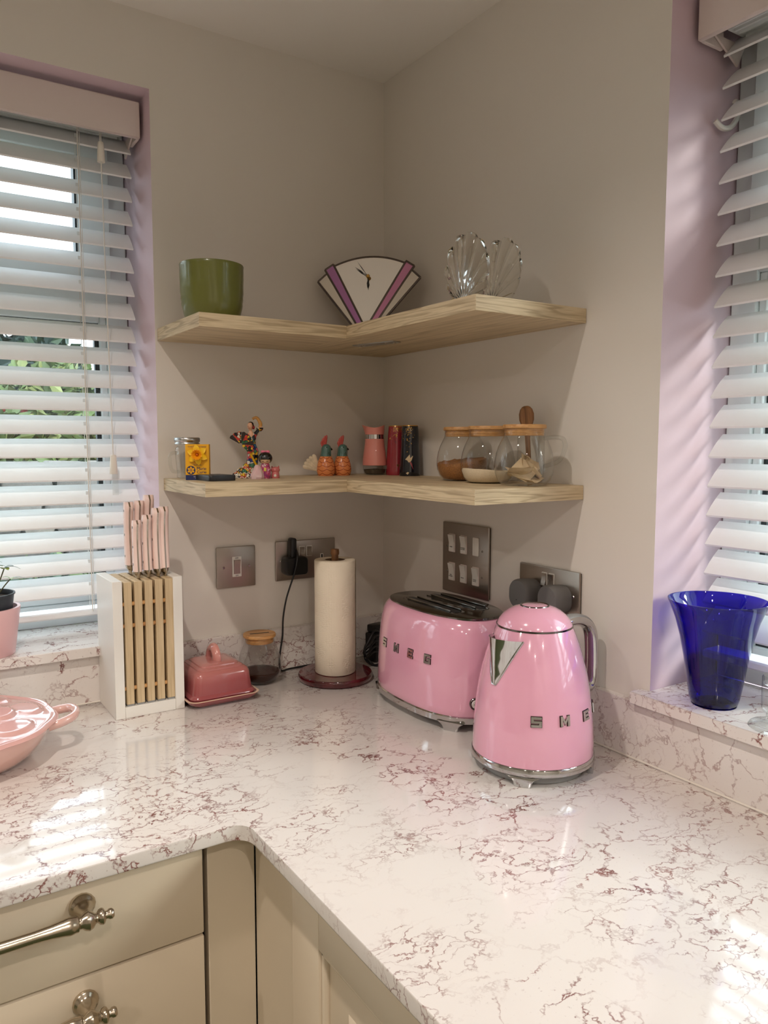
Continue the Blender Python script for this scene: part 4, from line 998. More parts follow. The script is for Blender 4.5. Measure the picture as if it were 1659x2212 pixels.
# ------------------------------------------------------------------ casserole
pinkpot = zramp('shell_pink_enamel', [(0.0, (212, 166, 152)), (0.55, (218, 176, 164)), (1.0, (224, 180, 174))], 0.0, 0.075, 0.10, 0.7)
ca = thing('casserole', 'shell pink enamel casserole with an embossed flower lid', 'casserole', (-0.901, -0.188, 0), R(-6))
bm = NB(); lathe(bm, [(0.001, 0.002), (0.092, 0.0), (0.098, 0.002), (0.112, 0.014), (0.124, 0.030), (0.131, 0.044), (0.1335, 0.052), (0.134, 0.0545), (0.126, 0.0545)], 80); obj('pot', bm, pinkpot, ca)
for s in (1, -1):
    pth = spline([(s*0.126, 0.034, 0.046), (s*0.145, 0.033, 0.050), (s*0.163, 0.023, 0.0535), (s*0.169, 0.0, 0.0545), (s*0.163, -0.023, 0.0535), (s*0.145, -0.033, 0.050), (s*0.126, -0.034, 0.046)], 5)
    bm = NB(); tube(bm, pth, 0.0078, 12, flat=0.85); obj('side_handle', bm, pinkpot, ca)
bm = NB(); SEG, RAD = 160, 46; grid = []
def lid_h(r, a):
    rm = 0.139+0.0032*abs(math.cos(5.0*a+0.6))          # scalloped rim
    t = r/rm
    z = 0.0565+0.0125*(1-t*t)
    # two rings of raised petals round a central rose
    for n_p, rc, rw, ph, h in ((7, 0.098, 0.030, 0.25, 0.0045), (6, 0.060, 0.026, 0.0, 0.0065), (4, 0.026, 0.020, 0.5, 0.0080)):
        x, y = r*math.cos(a), r*math.sin(a)
        for k in range(n_p):
            q = 2*math.pi*(k+ph)/n_p; px_, py_ = rc*math.cos(q), rc*math.sin(q)
            dx, dy = x-px_, y-py_
            u = (dx*math.cos(q)+dy*math.sin(q))/(rw*0.82); v = (-dx*math.sin(q)+dy*math.cos(q))/(rw*1.15)
            d2 = u*u+v*v
            if d2 < 1.0: z = max(z, 0.0565+0.0125*(1-t*t)+h*min(1.0, (1-d2)*3.5)*(0.75+0.35*u))
    if t > 0.93: z = 0.0565+0.0035*math.sin(min(1, (t-0.93)/0.07)*math.pi)+0.0125*(1-t*t)
    return rm, z
vr = []
for j in range(RAD+1):
    row = []
    for i in range(SEG):
        a = 2*math.pi*i/SEG; rm, _ = lid_h(0.01, a); r = rm*max(0.004, j/RAD); _, z = lid_h(r, a)
        row.append((r*math.cos(a), r*math.sin(a), z))
    vr.append(row)
edge1 = [(p[0]*1.006, p[1]*1.006, 0.0555) for p in vr[-1]]; edge2 = [(p[0]*1.0, p[1]*1.0, 0.0548) for p in vr[-1]]; edge3 = [(p[0]*0.92, p[1]*0.92, 0.0548) for p in vr[-1]]
loft(bm, vr+[edge1, edge2, edge3], True, False); obj('lid', bm, P('shell_pink_lid', (218, 170, 164), 0.09, 0, 0.7), ca, sharp=80)

# ------------------------------------------------------------------ plant pot on the left sill
pp = thing('plant_pot', 'pale pink tapered pot holding a small seedling on the left sill', 'plant pot', (-0.836, 0.022, ZS))
bm = NB(); lathe(bm, [(0.001, 0.0), (0.0445, 0.0), (0.046, 0.0015), (0.052, 0.045), (0.0575, 0.0855), (0.0572, 0.0865), (0.0520, 0.0865), (0.0515, 0.085), (0.047, 0.05), (0.046, 0.045), (0.001, 0.044)], 48); obj('outer_pot', bm, P('pink_pot', (222, 178, 178), 0.4, 0, 0.2), pp)
bm = NB(); lathe(bm, [(0.001, 0.048), (0.040, 0.048), (0.0475, 0.1085), (0.0495, 0.109), (0.0495, 0.1115), (0.0465, 0.1115), (0.0455, 0.103)], 40); ip = obj('nursery_pot', bm, P('black_nursery_pot', (44, 50, 56), 0.5), pp)
bm = NB(); lathe(bm, [(0.0456, 0.102), (0.030, 0.104), (0.012, 0.1025), (0.0005, 0.104)], 24); obj('soil', bm, P('soil', (52, 40, 30), 0.95, var=0.6, vscale=200, bump=(260, 1.0, 0.004)), ip)
leafm = P('seedling_leaf', (134, 150, 56), 0.45, var=0.2, vscale=60); leafd = P('seedling_leaf_dark', (74, 98, 84), 0.45)
stemm = P('seedling_stem', (72, 70, 34), 0.6)
def leaf(bm, base, tip, w, curl=0.004, n=6):
    base, tip = V(base), V(tip); ax = (tip-base); up_ = V((0, 0, 1)); side = ax.cross(up_).normalized() if ax.cross(up_).length > 1e-6 else V((1, 0, 0))
    nn = side.cross(ax).normalized(); L, Rr, C = [], [], []
    for k in range(n+1):
        t = k/n; c = base+ax*t+nn*curl*math.sin(math.pi*t); ww = w*math.sin(math.pi*min(1, t*0.92+0.06))**0.8
        L.append(bm.verts.new(c+side*ww+nn*w*0.15)); C.append(bm.verts.new(c)); Rr.append(bm.verts.new(c-side*ww+nn*w*0.15))
    for k in range(n):
        bm.faces.new((L[k], L[k+1], C[k+1], C[k])); bm.faces.new((C[k], C[k+1], Rr[k+1], Rr[k]))
sd = [((0.020, -0.006), (0.032, -0.010, 0.156), 0), ((0.030, 0.004), (0.043, 0.002, 0.134), 1), ((0.010, -0.004), (0.012, -0.012, 0.160), 2), ((-0.012, 0.0), (-0.020, -0.01, 0.150), 3), ((0.0, 0.016), (0.006, 0.02, 0.166), 4)]
for (sx_, sy_), tp_, sd_ in sd:
    b0 = V((sx_*0.6, sy_*0.6, 0.102)); tpv = V(tp_)
    bm = NB(); tube(bm, spline([b0, b0.lerp(tpv, 0.5)+V((0.002, 0, 0.004)), tpv], 4), 0.0011, 6); st_ = obj('stem', bm, stemm, pp)
    random.seed(40+sd_)
    for k in range(4):
        a = sd_*1.3+k*1.7; ln = random.uniform(0.012, 0.02)
        bm = NB(); leaf(bm, tpv, tpv+V((ln*math.cos(a), ln*math.sin(a), random.uniform(-0.006, 0.004))), 0.0055, 0.002); obj('leaf', bm, leafm if k else leafd, st_)
    bm = NB(); leaf(bm, tpv, tpv+V((0.026, -0.004, -0.003)), 0.003, 0.004); obj('leaf', bm, leafd, st_)

# ------------------------------------------------------------------ blue vase and clear glass on the right sill
bv = tag(None or obj('glass_vase', (lambda bm: (lathe(bm, [(0.0005, 0.006), (0.022, 0.0055), (0.0285, 0.0015), (0.0315, 0.0), (0.0005, 0.0)][::-1]+[(0.0005, 0.0), (0.029, 0.0), (0.0330, 0.004), (0.0352, 0.012), (0.0392, 0.035), (0.0445, 0.070), (0.0505, 0.100), (0.0575, 0.126), (0.0655, 0.147), (0.0688, 0.1535), (0.0690, 0.1550), (0.0678, 0.1552)], 72), bm)[1])(NB()), 'blueglass', None, (0.031, -0.848, ZS)), 'cobalt blue glass vase on the right window sill', 'vase')
cg = tag(obj('glass_candlestick', (lambda bm: (lathe(bm, [(0.0005, 0.001), (0.034, 0.0), (0.036, 0.002), (0.034, 0.005), (0.020, 0.009), (0.014, 0.013), (0.0135, 0.02), (0.019, 0.024), (0.0205, 0.030), (0.0205, 0.070), (0.0190, 0.072), (0.0180, 0.060), (0.0005, 0.058)], 48), bm)[1])(NB()), 'glass', None, (0.012, -0.955, ZS)), 'clear glass candlestick at the right edge of the sill', 'candlestick')
# ------------------------------------------------------------------ top shelf: green pot, fan clock, shell napkin holder
bm = NB()
gpz = [(0.0005, 0.001), (0.044, 0.0), (0.0475, 0.003), (0.0510, 0.014), (0.0540, 0.026), (0.0552, 0.032), (0.0550, 0.036), (0.0562, 0.042), (0.0560, 0.047), (0.0570, 0.054), (0.0570, 0.068), (0.0575, 0.080), (0.0575, 0.098), (0.0580, 0.102), (0.0572, 0.1035), (0.0545, 0.1025), (0.053, 0.09), (0.051, 0.03), (0.0005, 0.02)]
lathe(bm, gpz, 64)
tag(obj('ceramic_pot', bm, 'green', None, (-0.4560, -0.125, Z1)), 'olive green ribbed ceramic pot on the upper shelf', 'pot')

ck = thing('fan_clock', 'fan shaped stained glass mirror clock leaning in the corner', 'clock', (-0.128, -0.130, Z1), R(-45))
# local: x right along clock face, y into the corner, z up; leans back a little
LEAN = R(-14)
def fan_seg(a0, a1, r0, r1, n=10, flat=False):
    """sector between angles (degrees from vertical) and radii, apex at origin below"""
    o = []
    if flat:
        for a, r in ((a0, r0), (a1, r0), (a1, r1), (a0, r1)): o.append((r*math.sin(R(a)), r*math.cos(R(a))))
        return o
    for k in range(n+1):
        a = R(a0+(a1-a0)*k/n); o.append((r1*math.sin(a), r1*math.cos(a)))
    for k in range(n+1):
        a = R(a1+(a0-a1)*k/n); o.append((r0*math.sin(a), r0*math.cos(a)))
    return o
AP = 0.0
def clock_part(name, poly, y0, y1, mat, par=ck):
    bm = NB(); prism(bm, [(a, b+AP) for a, b in poly], y0, y1, 'XZ'); return obj(name, bm, mat, par, (0, 0, 0.006), (LEAN, 0, 0))
arc_ = [(0.0755*math.sin(R(-90+180*k/16))*1.0, 0.150+0.0165*math.cos(R(-90+180*k/16))**1.15) for k in range(17)]
arc_ = [(x, 0.150+0.0170*(1-(x/0.0755)**2)) for x in (-0.0755+0.151*k/16 for k in range(17))]
clock_part('mirror_face', arc_+[(0.002, 0.012), (-0.002, 0.012)], -0.003, 0.0, 'mirror')
def came(pts, r=0.0025):
    bm = NB(); tube(bm, [(a, -0.002, b+AP) for a, b in pts], r, 8); return obj('lead_came', bm, 'lead', ck, (0, 0, 0.006), (LEAN, 0, 0))
came(arc_)
for s in (-1, 1):
    vi = [(s*0.0955, 0.1425), (s*0.0775, 0.1530), (s*0.0015, 0.0115), (s*0.0095, 0.001)]
    ou = [(s*0.1095, 0.1165), (s*0.0925, 0.1325), (s*0.0105, 0.003), (s*0.0160, 0.001)]
    clock_part('stained_panel', vi, -0.003, 0.0, 'violet' if s < 0 else 'pinkglass')
    clock_part('outer_panel', ou, -0.003, 0.0, 'frost')
    came([vi[1], vi[2]]); came([vi[0], vi[3]]); came([vi[0], (s*0.0775, 0.1545)]); came([ou[0], ou[3]]); came([ou[0], ou[1]])
bm = NB(); box(bm, -0.03, -0.0035, 0.0, 0.03, 0.012, 0.006, 0.001, 1); obj('foot_rail', bm, 'lead', ck, (0, 0, 0.0), (0, 0, 0))
hub = (0.0, 0.1215)
def clock_hand(a, L_, w, mat='black'):
    d = V((math.sin(R(a)), math.cos(R(a)))); n2 = V((d.y, -d.x)); c = V(hub)
    P_ = [c-d*0.004+n2*w, c+d*L_*0.35+n2*w*0.6, c+d*L_*0.55+n2*w*1.5, c+d*L_, c+d*L_*0.55-n2*w*1.5, c+d*L_*0.35-n2*w*0.6, c-d*0.004-n2*w]
    return clock_part('clock_hand', [(p.x, p.y) for p in P_], -0.0075, -0.0068, mat)
clock_hand(-53, 0.037, 0.0009); clock_hand(180, 0.027, 0.0013); clock_hand(-36, 0.044, 0.0003)
bm = NB(); sphere(bm, (hub[0], -0.0085, hub[1]+AP), 0.0042, 14, 10, (1, 0.7, 1)); obj('hand_hub', bm, 'brass', ck, (0, 0, 0.006), (LEAN, 0, 0))

nh = thing('napkin_holder', 'clear pressed glass napkin holder of two scallop shells', 'napkin holder', (-0.128, -0.505, Z1), 0)
def shell_mesh():
    """ribbed scallop in the y-z plane, thickness along x"""
    bm = NB(); NA, NR = 144, 24; ribs = 12
    front, back = [], []
    hz0, ce, ea, eb = 0.010, 0.062, 0.055, 0.060          # hinge height; outline ellipse centre and half axes
    for i in range(NA+1):
        u = i/NA; a = R(-104+208*u); sy_, cz_ = math.sin(a), math.cos(a)
        rib = abs(math.sin(math.pi*ribs*u))
        # distance from hinge to the outline
        A2 = (sy_/ea)**2+(cz_/eb)**2; B2 = 2*cz_*(hz0-ce)/eb**2; C2 = ((hz0-ce)/eb)**2-1
        rmax = (-B2+math.sqrt(B2*B2-4*A2*C2))/(2*A2)
        rmax *= 0.945+0.055*rib**0.6
        f1, f2 = [], []
        for j in range(NR+1):
            t = 0.05+0.95*j/NR; r = rmax*t
            th_ = 0.0016+0.0036*rib**1.2*min(1, t*1.4)
            dome = 0.012*(1-t*t)
            f1.append((-th_-dome, r*sy_, hz0+r*cz_)); f2.append((0.0014-dome, r*sy_, hz0+r*cz_))
        front.append(f1); back.append(f2)
    F = [[bm.verts.new(p) for p in r] for r in front]; Bk = [[bm.verts.new(p) for p in r] for r in back]
    for i in range(NA):
        for j in range(NR):
            bm.faces.new((F[i][j], F[i+1][j], F[i+1][j+1], F[i][j+1])); bm.faces.new((Bk[i][j], Bk[i][j+1], Bk[i+1][j+1], Bk[i+1][j]))
        bm.faces.new((F[i][NR], F[i+1][NR], Bk[i+1][NR], Bk[i][NR])); bm.faces.new((F[i][0], Bk[i][0], Bk[i+1][0], F[i+1][0]))
    for i in (0, NA):
        for j in range(NR): bm.faces.new((F[i][j], F[i][j+1], Bk[i][j+1], Bk[i][j]))
    return bm
so = obj('scallop_shell', shell_mesh(), 'shellglass', nh, (-0.024, 0.010, 0.002), (0, R(-4), 0), sharp=75)
obj('scallop_shell', so.data, 'shellglass', nh, (0.025, -0.001, 0.000), (0, R(5), 0))
bm = NB(); prism(bm, rrect(-0.036, -0.036, 0.030, 0.040, 0.012, 5), 0.0, 0.006, 'XY', 0.0015); obj('base', bm, 'shellglass', nh)

# ------------------------------------------------------------------ lower shelf, left arm
mj = thing('jar_mug', 'glass handled jar mug with a ridged metal lid behind the yellow box', 'mug', (-0.4835, -0.050, Z2), R(18))
bm = NB(); lathe(bm, [(0.001, 0.003), (0.0185, 0.002), (0.0205, 0.004), (0.0195, 0.012), (0.0205, 0.018), (0.0225, 0.045), (0.0232, 0.054), (0.0222, 0.059), (0.0185, 0.063), (0.0185, 0.068)], 32); obj('glass_body', bm, 'glass', mj)
bm = NB()
for i in range(48):
    pass
rings = []
for r, z in ((0.0235, 0.0660), (0.0242, 0.0665), (0.0242, 0.0685), (0.0228, 0.0700), (0.0228, 0.0710), (0.0240, 0.0720), (0.0240, 0.0785), (0.0228, 0.0798), (0.0003, 0.0800)):
    rings.append([((r+(0.0005 if (i % 2 and 0.0715 < z < 0.079) else 0))*math.cos(2*math.pi*i/96), (r+(0.0005 if (i % 2 and 0.0715 < z < 0.079) else 0))*math.sin(2*math.pi*i/96), z) for i in range(96)])
loft(bm, rings); obj('metal_lid', bm, 'alu', mj, sharp=60)
bm = NB(); tube(bm, spline([(-0.0215, 0, 0.050), (-0.034, 0, 0.0505), (-0.0400, 0, 0.044), (-0.0395, 0, 0.028), (-0.034, 0, 0.016), (-0.020, 0, 0.0145)], 6), 0.0032, 10); obj('handle', bm, 'glass', mj)

cbx = thing('charity_box', 'yellow and navy card box with a daffodil pin on the lower shelf', 'box', (-0.4795, -0.098, Z2), R(-28))
bw, bh_, bd_ = 0.0218, 0.0670, 0.009
bm = NB(); box(bm, -bw, -bd_, 0.0095, bw, bd_, bh_, 0.0004, 1); obj('card_body', bm, 'yellow', cbx)
bm = NB(); box(bm, -bw, -bd_, 0.0, bw, bd_, 0.0093, 0.0003, 1); obj('card_base', bm, 'navy', cbx)
def card_text(body, size, x, z, mat, align='CENTER'):
    return obj('lettering', text_mesh(body, size, 0.00005, align), mat, cbx, (x, -bd_-0.0001, z), (R(90), 0, 0))
card_text('Great Daffodil Appeal', 0.0038, 0.0, bh_-0.0045, 'navy'); card_text('Thank you', 0.0038, -0.0005, 0.0285, 'navy')
for dx in (0, 0.00025): card_text('Marie', 0.0078, -0.0015+dx, 0.0213, 'navy', 'LEFT'); card_text('Curie', 0.0078, -0.0015+dx, 0.0148, 'navy', 'LEFT')
card_text('REGISTERED', 0.0026, 0.0, 0.0062, 'white'); card_text('CHARITY', 0.0022, 0.0, 0.0033, 'white')
def front_disc(name, x, z, r, y, mat, par):
    bm = NB(); loft(bm, [[(x+r*math.cos(2*math.pi*i/28), yy, z+r*math.sin(2*math.pi*i/28)) for i in range(28)] for yy in (y, y-0.0002)]); return obj(name, bm, mat, par)
em_ = front_disc('emblem', -0.0118, 0.0185, 0.0083, -bd_-0.0001, 'navy', cbx)
bm = NB()
for k in range(6):
    a = R(90+60*k); c, s = math.cos(a), math.sin(a); pts = []
    for i in range(10):
        t = 2*math.pi*i/10; u, v = 0.0044+0.0025*math.cos(t), 0.0019*math.sin(t); pts.append((-0.0118+u*c-v*s, 0.0185+u*s+v*c))
    prism(bm, pts, -bd_-0.00055, -bd_-0.0003, 'XZ')
prism(bm, [(-0.0118+0.003*math.cos(2*math.pi*i/16), 0.0185+0.003*math.sin(2*math.pi*i/16)) for i in range(16)], -bd_-0.00055, -bd_-0.0003, 'XZ')
obj('emblem_flower', bm, 'yellow', em_)
front_disc('emblem_ring', -0.0118, 0.0185, 0.0019, -bd_-0.00055, 'navy', em_); front_disc('emblem_centre', -0.0118, 0.0185, 0.0010, -bd_-0.0008, 'yellow', em_)
fl = bpy.data.objects.new('daffodil', None)
fc = V((0.001, -bd_-0.002, 0.0475))
for k in range(6):
    a = R(98+60*k); bm = NB(); d = V((math.cos(a), 0, math.sin(a)))
    rings = []; n = 7
    side = V((-math.sin(a), 0, math.cos(a))); L_ = []
    for i in range(n+1):
        t = i/n; w = 0.0058*math.sin(math.pi*min(1, 0.10+t*0.88))**0.8; c = fc+d*(0.003+0.0165*t)+V((0, -0.0012-0.0018*math.sin(math.pi*t), 0))
        rings.append([c+side*w+V((0, -0.001, 0)), c+V((0, 0.0002, 0)), c-side*w+V((0, -0.001, 0)), c+V((0, 0.0010, 0))])
    loft(bm, rings); obj('petal', bm, 'petal', cbx, sharp=80)
bm = NB(); rings = []
for r, h, wv in ((0.0028, -0.001, 0), (0.0040, 0.004, 0), (0.0062, 0.0085, 0.0004), (0.0098, 0.0120, 0.0010), (0.0090, 0.0124, 0.0010), (0.0058, 0.0088, 0.0), (0.0030, 0.0045, 0)):
    rings.append([(fc.x+(r+wv*math.sin(14*2*math.pi*i/56))*math.cos(2*math.pi*i/56), fc.y-h-0.001, fc.z+(r+wv*math.sin(14*2*math.pi*i/56))*math.sin(2*math.pi*i/56)) for i in range(56)])
loft(bm, rings, True, False); tr = obj('trumpet', bm, 'trumpet', cbx, sharp=80)
bm = NB(); sphere(bm, (fc.x, fc.y-0.006, fc.z), 0.0026, 10, 8); obj('stamen', bm, 'orange', tr)

pb_ = thing('power_bank', 'flat black rounded power bank lying at the shelf edge', 'power bank', (-0.4565, -0.134, Z2), R(4))
bm = NB(); prism(bm, rrect(-0.0290, -0.0335, 0.0240, 0.0335, 0.006, 5), 0.0004, 0.0106, 'XY', 0.0022); obj('case', bm, P('black_case', (30, 30, 33), 0.35), pb_)
bm = NB(); prism(bm, rrect(-0.024, -0.029, 0.019, 0.029, 0.004, 4), 0.0105, 0.0109, 'XY'); obj('top_inlay', bm, P('charcoal_inlay', (62, 60, 60), 0.5), pb_)

# --- flamenco dancer figurine (12 cm, glazed)
fd = thing('dancer_figurine', 'mosaic glazed flamenco dancer figurine holding a fan', 'figurine', (-0.3630, -0.080, Z2), R(-30))
MOS = mosaic('mosaic_glaze', [(30, 44, 110), (214, 206, 190), (58, 108, 78), (44, 92, 128), (196, 64, 62), (226, 176, 40), (24, 26, 30), (206, 96, 116)], 150, 0.05)
MOS2 = mosaic('mosaic_ruffle', [(40, 104, 66), (200, 60, 44), (226, 180, 44), (30, 30, 32), (222, 214, 196), (216, 110, 60)], 190, 0.05)
SKIN = P('porcelain_skin', (216, 164, 130), 0.3, 0, 0.3); HAIR = P('black_glaze', (16, 15, 16), 0.2, 0, 0.5); GOLDARM = P('amber_glove', (196, 140, 66), 0.25, 0, 0.4)
WHT = P('ruffle_white', (226, 216, 198), 0.35); REDG = P('red_glaze', (168, 44, 40), 0.3)
def ell(c, a, b, n=20, tilt=0.0): return [(c[0]+a*math.cos(2*math.pi*i/n), c[1]+b*math.sin(2*math.pi*i/n), c[2]+tilt*math.cos(2*math.pi*i/n)) for i in range(n)]
bm = NB()
spine = [((-0.004, 0.002, 0.0), 0.020, 0.015), ((-0.003, 0.001, 0.012), 0.0155, 0.0125), ((0.0, 0, 0.026), 0.0118, 0.0100), ((0.002, 0, 0.040), 0.0112, 0.0098), ((0.0025, 0, 0.052), 0.0118, 0.0100), ((0.001, 0, 0.060), 0.0102, 0.0086), ((0.000, 0, 0.068), 0.0080, 0.0068), ((0.000, 0, 0.076), 0.0090, 0.0072), ((0.000, 0, 0.083), 0.0098, 0.0070), ((-0.0005, 0.001, 0.0865), 0.0078, 0.0052)]
loft(bm, [ell(c, a, b, 24) for c, a, b in spine]); obj('dress', bm, MOS, fd)
# body: chest, neck, head and both arms as one surface
bm = NB()
loft(bm, [ell(c, a, b, 16) for c, a, b in (((0, -0.0022, 0.0765), 0.0030, 0.0052), ((0, -0.0012, 0.083), 0.0062, 0.0062), ((-0.0005, 0, 0.0870), 0.0080, 0.0054), ((-0.0010, 0, 0.0895), 0.0048, 0.0042), ((-0.0015, -0.0005, 0.0935), 0.0029, 0.0029), ((-0.0020, -0.001, 0.0965), 0.0036, 0.0040), ((-0.0025, -0.0015, 0.1000), 0.0052, 0.0058), ((-0.0022, -0.0010, 0.1045), 0.0056, 0.0064), ((-0.0018, -0.0005, 0.1085), 0.0044, 0.0050), ((-0.0015, 0, 0.1105), 0.0018, 0.002))])
tube(bm, spline([(0.006, 0, 0.0845), (0.0125, 0.000, 0.0920), (0.0180, 0.0, 0.1000), (0.0175, -0.001, 0.1090), (0.0130, -0.002, 0.1170), (0.0080, -0.003, 0.1190), (0.0035, -0.003, 0.1165)], 5), [0.0034]*12+[0.0030]*10+[0.0026]*5+[0.0020]*4, 10)
tube(bm, spline([(-0.006, 0, 0.0845), (-0.0120, -0.003, 0.0790), (-0.0170, -0.006, 0.0720), (-0.0205, -0.010, 0.0700)], 5), [0.0034]*6+[0.0028]*6+[0.0022]*4, 10)
bo = obj('body', bm, SKIN, fd)
rm = bo.modifiers.new('weld', 'REMESH'); rm.mode = 'VOXEL'; rm.voxel_size = 0.0007; rm.use_smooth_shade = True
bm = NB(); sphere(bm, (-0.0012, 0.0012, 0.1058), 0.0062, 16, 12, (0.98, 1.02, 0.95)); hr_ = obj('hair', bm, HAIR, fd)
bm = NB(); sphere(bm, (0.0035, 0.0048, 0.1005), 0.0033, 12, 8, (0.9, 1, 1.25)); obj('hair_flower', bm, REDG, fd)
for dx in (-0.0045, -0.0010):
    bm = NB(); sphere(bm, (dx-0.0008, -0.0066, 0.1022), 0.0007, 8, 6, (1.2, 0.5, 0.7)); obj('eye', bm, HAIR, fd)
bm = NB(); sphere(bm, (-0.0036, -0.0066, 0.0986), 0.0008, 8, 6, (1.3, 0.5, 0.6)); obj('mouth', bm, REDG, fd)
bm = NB(); sphere(bm, (-0.0034, -0.0074, 0.1005), 0.0009, 8, 6, (0.8, 1, 1.2)); obj('nose', bm, SKIN, fd)
bm = NB(); tube(bm, spline([(0.0165, 0, 0.0990), (0.0182, 0.0, 0.1035), (0.0175, -0.001, 0.1090), (0.0130, -0.002, 0.1172), (0.0080, -0.003, 0.1192), (0.0030, -0.003, 0.1162)], 5), [0.0036]*12+[0.0032]*8+[0.0026]*6, 10); obj('raised_glove', bm, GOLDARM, fd)
for z, r in ((0.0985, 0.0060), (0.0965, 0.0056)):
    bm = NB(); loft(bm, [[(0.0165+q*(r+0.0012*math.sin(7*2*math.pi*i/42))*math.cos(2*math.pi*i/42), q*(r+0.0012*math.sin(7*2*math.pi*i/42))*math.sin(2*math.pi*i/42), z+h) for i in range(42)] for q, h in ((0.5, -0.004), (1.0, 0.0), (0.95, 0.0012), (0.5, 0.001))]); obj('sleeve_ruffle', bm, MOS2, fd)
bm = NB(); tube(bm, spline([(0.006, -0.001, 0.0850), (0.0115, -0.001, 0.0905), (0.016, 0, 0.0970)], 4), 0.0044, 10); tube(bm, spline([(-0.0065, -0.001, 0.0850), (-0.0105, -0.0025, 0.0800), (-0.0140, -0.0045, 0.0755)], 4), 0.0042, 10); obj('sleeves', bm, MOS, fd)
# fan held in the lowered hand: separate blades
fo = V((-0.0195, -0.0135, 0.0665))
for k in range(9):
    a0 = R(150-22*k+0); a1 = R(150-22*k-21)
    bm = NB(); pts = [(fo.x+r*math.cos(a), fo.z+r*math.sin(a)) for a, r in ((a0, 0.003), (a1, 0.003), (a1, 0.0245), ((a0+a1)/2, 0.0258), (a0, 0.0245))]
    prism(bm, pts, fo.y-0.0007+0.0006*(k % 2), fo.y+0.0003+0.0006*(k % 2), 'XZ'); obj('fan_blade', bm, MOS2 if k % 3 else P('fan_lacquer', (40, 26, 20), 0.3), fd)
# tiered train sweeping to the left
for tz, x0, x1, r in ((0.0, -0.040, 0.010, 0.017), (0.0085, -0.030, 0.008, 0.0145), (0.0165, -0.018, 0.006, 0.0120)):
    bm = NB(); n = 96; rings = []
    for q, h in ((0.55, 0.0125), (0.85, 0.0095), (1.0, 0.0045), (1.04, 0.0006), (0.9, 0.0004)):
        ring = []
        for i in range(n):
            a = 2*math.pi*i/n; rr_ = r*q+0.0014*q*math.sin(15*a); cxm = (x0+x1)/2; hl = (x1-x0)/2
            ring.append((cxm+hl*q*math.cos(a)+0.0012*math.sin(15*a)*math.cos(a), rr_*math.sin(a)*0.95, tz+h))
        rings.append(ring)
    loft(bm, rings); tr_ = obj('train_tier', bm, MOS2, fd, sharp=70)
    bm = NB(); cxm = (x0+x1)/2; hl = (x1-x0)/2
    tube(bm, [(cxm+(hl*1.04)*math.cos(2*math.pi*i/n)+0.0016*math.sin(15*2*math.pi*i/n)*math.cos(2*math.pi*i/n), (r*1.04+0.0016*math.sin(15*2*math.pi*i/n))*math.sin(2*math.pi*i/n)*0.95, tz+0.0016+0.0014*math.cos(15*2*math.pi*i/n)) for i in range(n+1)], 0.0008, 5); obj('frill_edge', bm, WHT, tr_)
bm = NB(); tube(bm, spline([(-0.0085, -0.0045, 0.083), (-0.0060, -0.0070, 0.070), (-0.004, -0.0085, 0.058), (0.000, -0.0100, 0.046), (0.006, -0.0100, 0.034), (0.0115, -0.0095, 0.022), (0.015, -0.010, 0.010)], 5), 0.0022, 8); obj('yellow_sash', bm, P('yellow_sash', (222, 170, 30), 0.25), fd)

# --- rose quartz, kokeshi doll, little pink cat
bm = NB(); random.seed(3); rings = []
for z, r in ((0.0, 0.0142), (0.004, 0.0145), (0.010, 0.0125), (0.017, 0.0092), (0.023, 0.0072), (0.0268, 0.0045)):
    rings.append([((r*random.uniform(0.86, 1.08))*math.cos(2*math.pi*i/9+z*18), (r*0.8*random.uniform(0.86, 1.08))*math.sin(2*math.pi*i/9+z*18), z+(random.uniform(-0.001, 0.001) if z > 0.001 else 0)) for i in range(9)])
loft(bm, rings); tag(obj('rose_quartz', bm, P('rose_quartz', (214, 178, 178), 0.25, 0, 0.3, Subsurface_Weight=0.3), None, (-0.3695, -0.122, Z2), sharp=22), 'rough pale pink quartz crystal in front of the dancer', 'crystal')
kd = thing('kokeshi_doll', 'small doll with black bobbed hair, pink bow and pink kimono', 'doll', (-0.3485, -0.113, Z2), R(-28))
KIM = mosaic('kimono_print', [(196, 84, 122), (206, 104, 140), (230, 190, 196), (182, 66, 104), (150, 60, 110)], 260, 0.0)
bm = NB(); lathe(bm, [(0.001, 0.0), (0.0092, 0.0), (0.0102, 0.0015), (0.0105, 0.010), (0.0098, 0.020), (0.0078, 0.0275), (0.0058, 0.030)], 28); obj('kimono', bm, KIM, kd)
bm = NB(); sphere(bm, (0, 0, 0.0385), 0.0118, 20, 14, (1, 0.95, 0.92)); obj('head', bm, P('doll_skin', (226, 190, 150), 0.3), kd)
bm = NB(); sphere(bm, (0, 0.0008, 0.0398), 0.0138, 24, 16, (1, 0.96, 0.90))
dl = [v for v in bm.verts if v.co.y < -0.006 and v.co.z < 0.0365 and abs(v.co.x) < 0.0088] + [v for v in bm.verts if v.co.z < 0.0295]
bmesh.ops.delete(bm, geom=list(set(dl)), context='VERTS'); hh_ = obj('bobbed_hair', bm, HAIR, kd)
bm = NB()
for s in (-1, 1): sphere(bm, (s*0.0045, 0, 0.0525), 0.0040, 12, 8, (1.15, 0.6, 0.7))
sphere(bm, (0, -0.001, 0.0525), 0.002, 8, 6); obj('bow', bm, P('bow_pink', (224, 112, 140), 0.35), kd)
for s in (-1, 1):
    bm = NB(); tube(bm, [(s*0.0062, -0.0098, 0.0345), (s*0.0045, -0.0106, 0.0338), (s*0.0025, -0.0110, 0.0342)], 0.0004, 5); obj('eye', bm, HAIR, kd)
bm = NB(); sphere(bm, (0, -0.0111, 0.0315), 0.0006, 6, 5); obj('mouth', bm, REDG, kd)
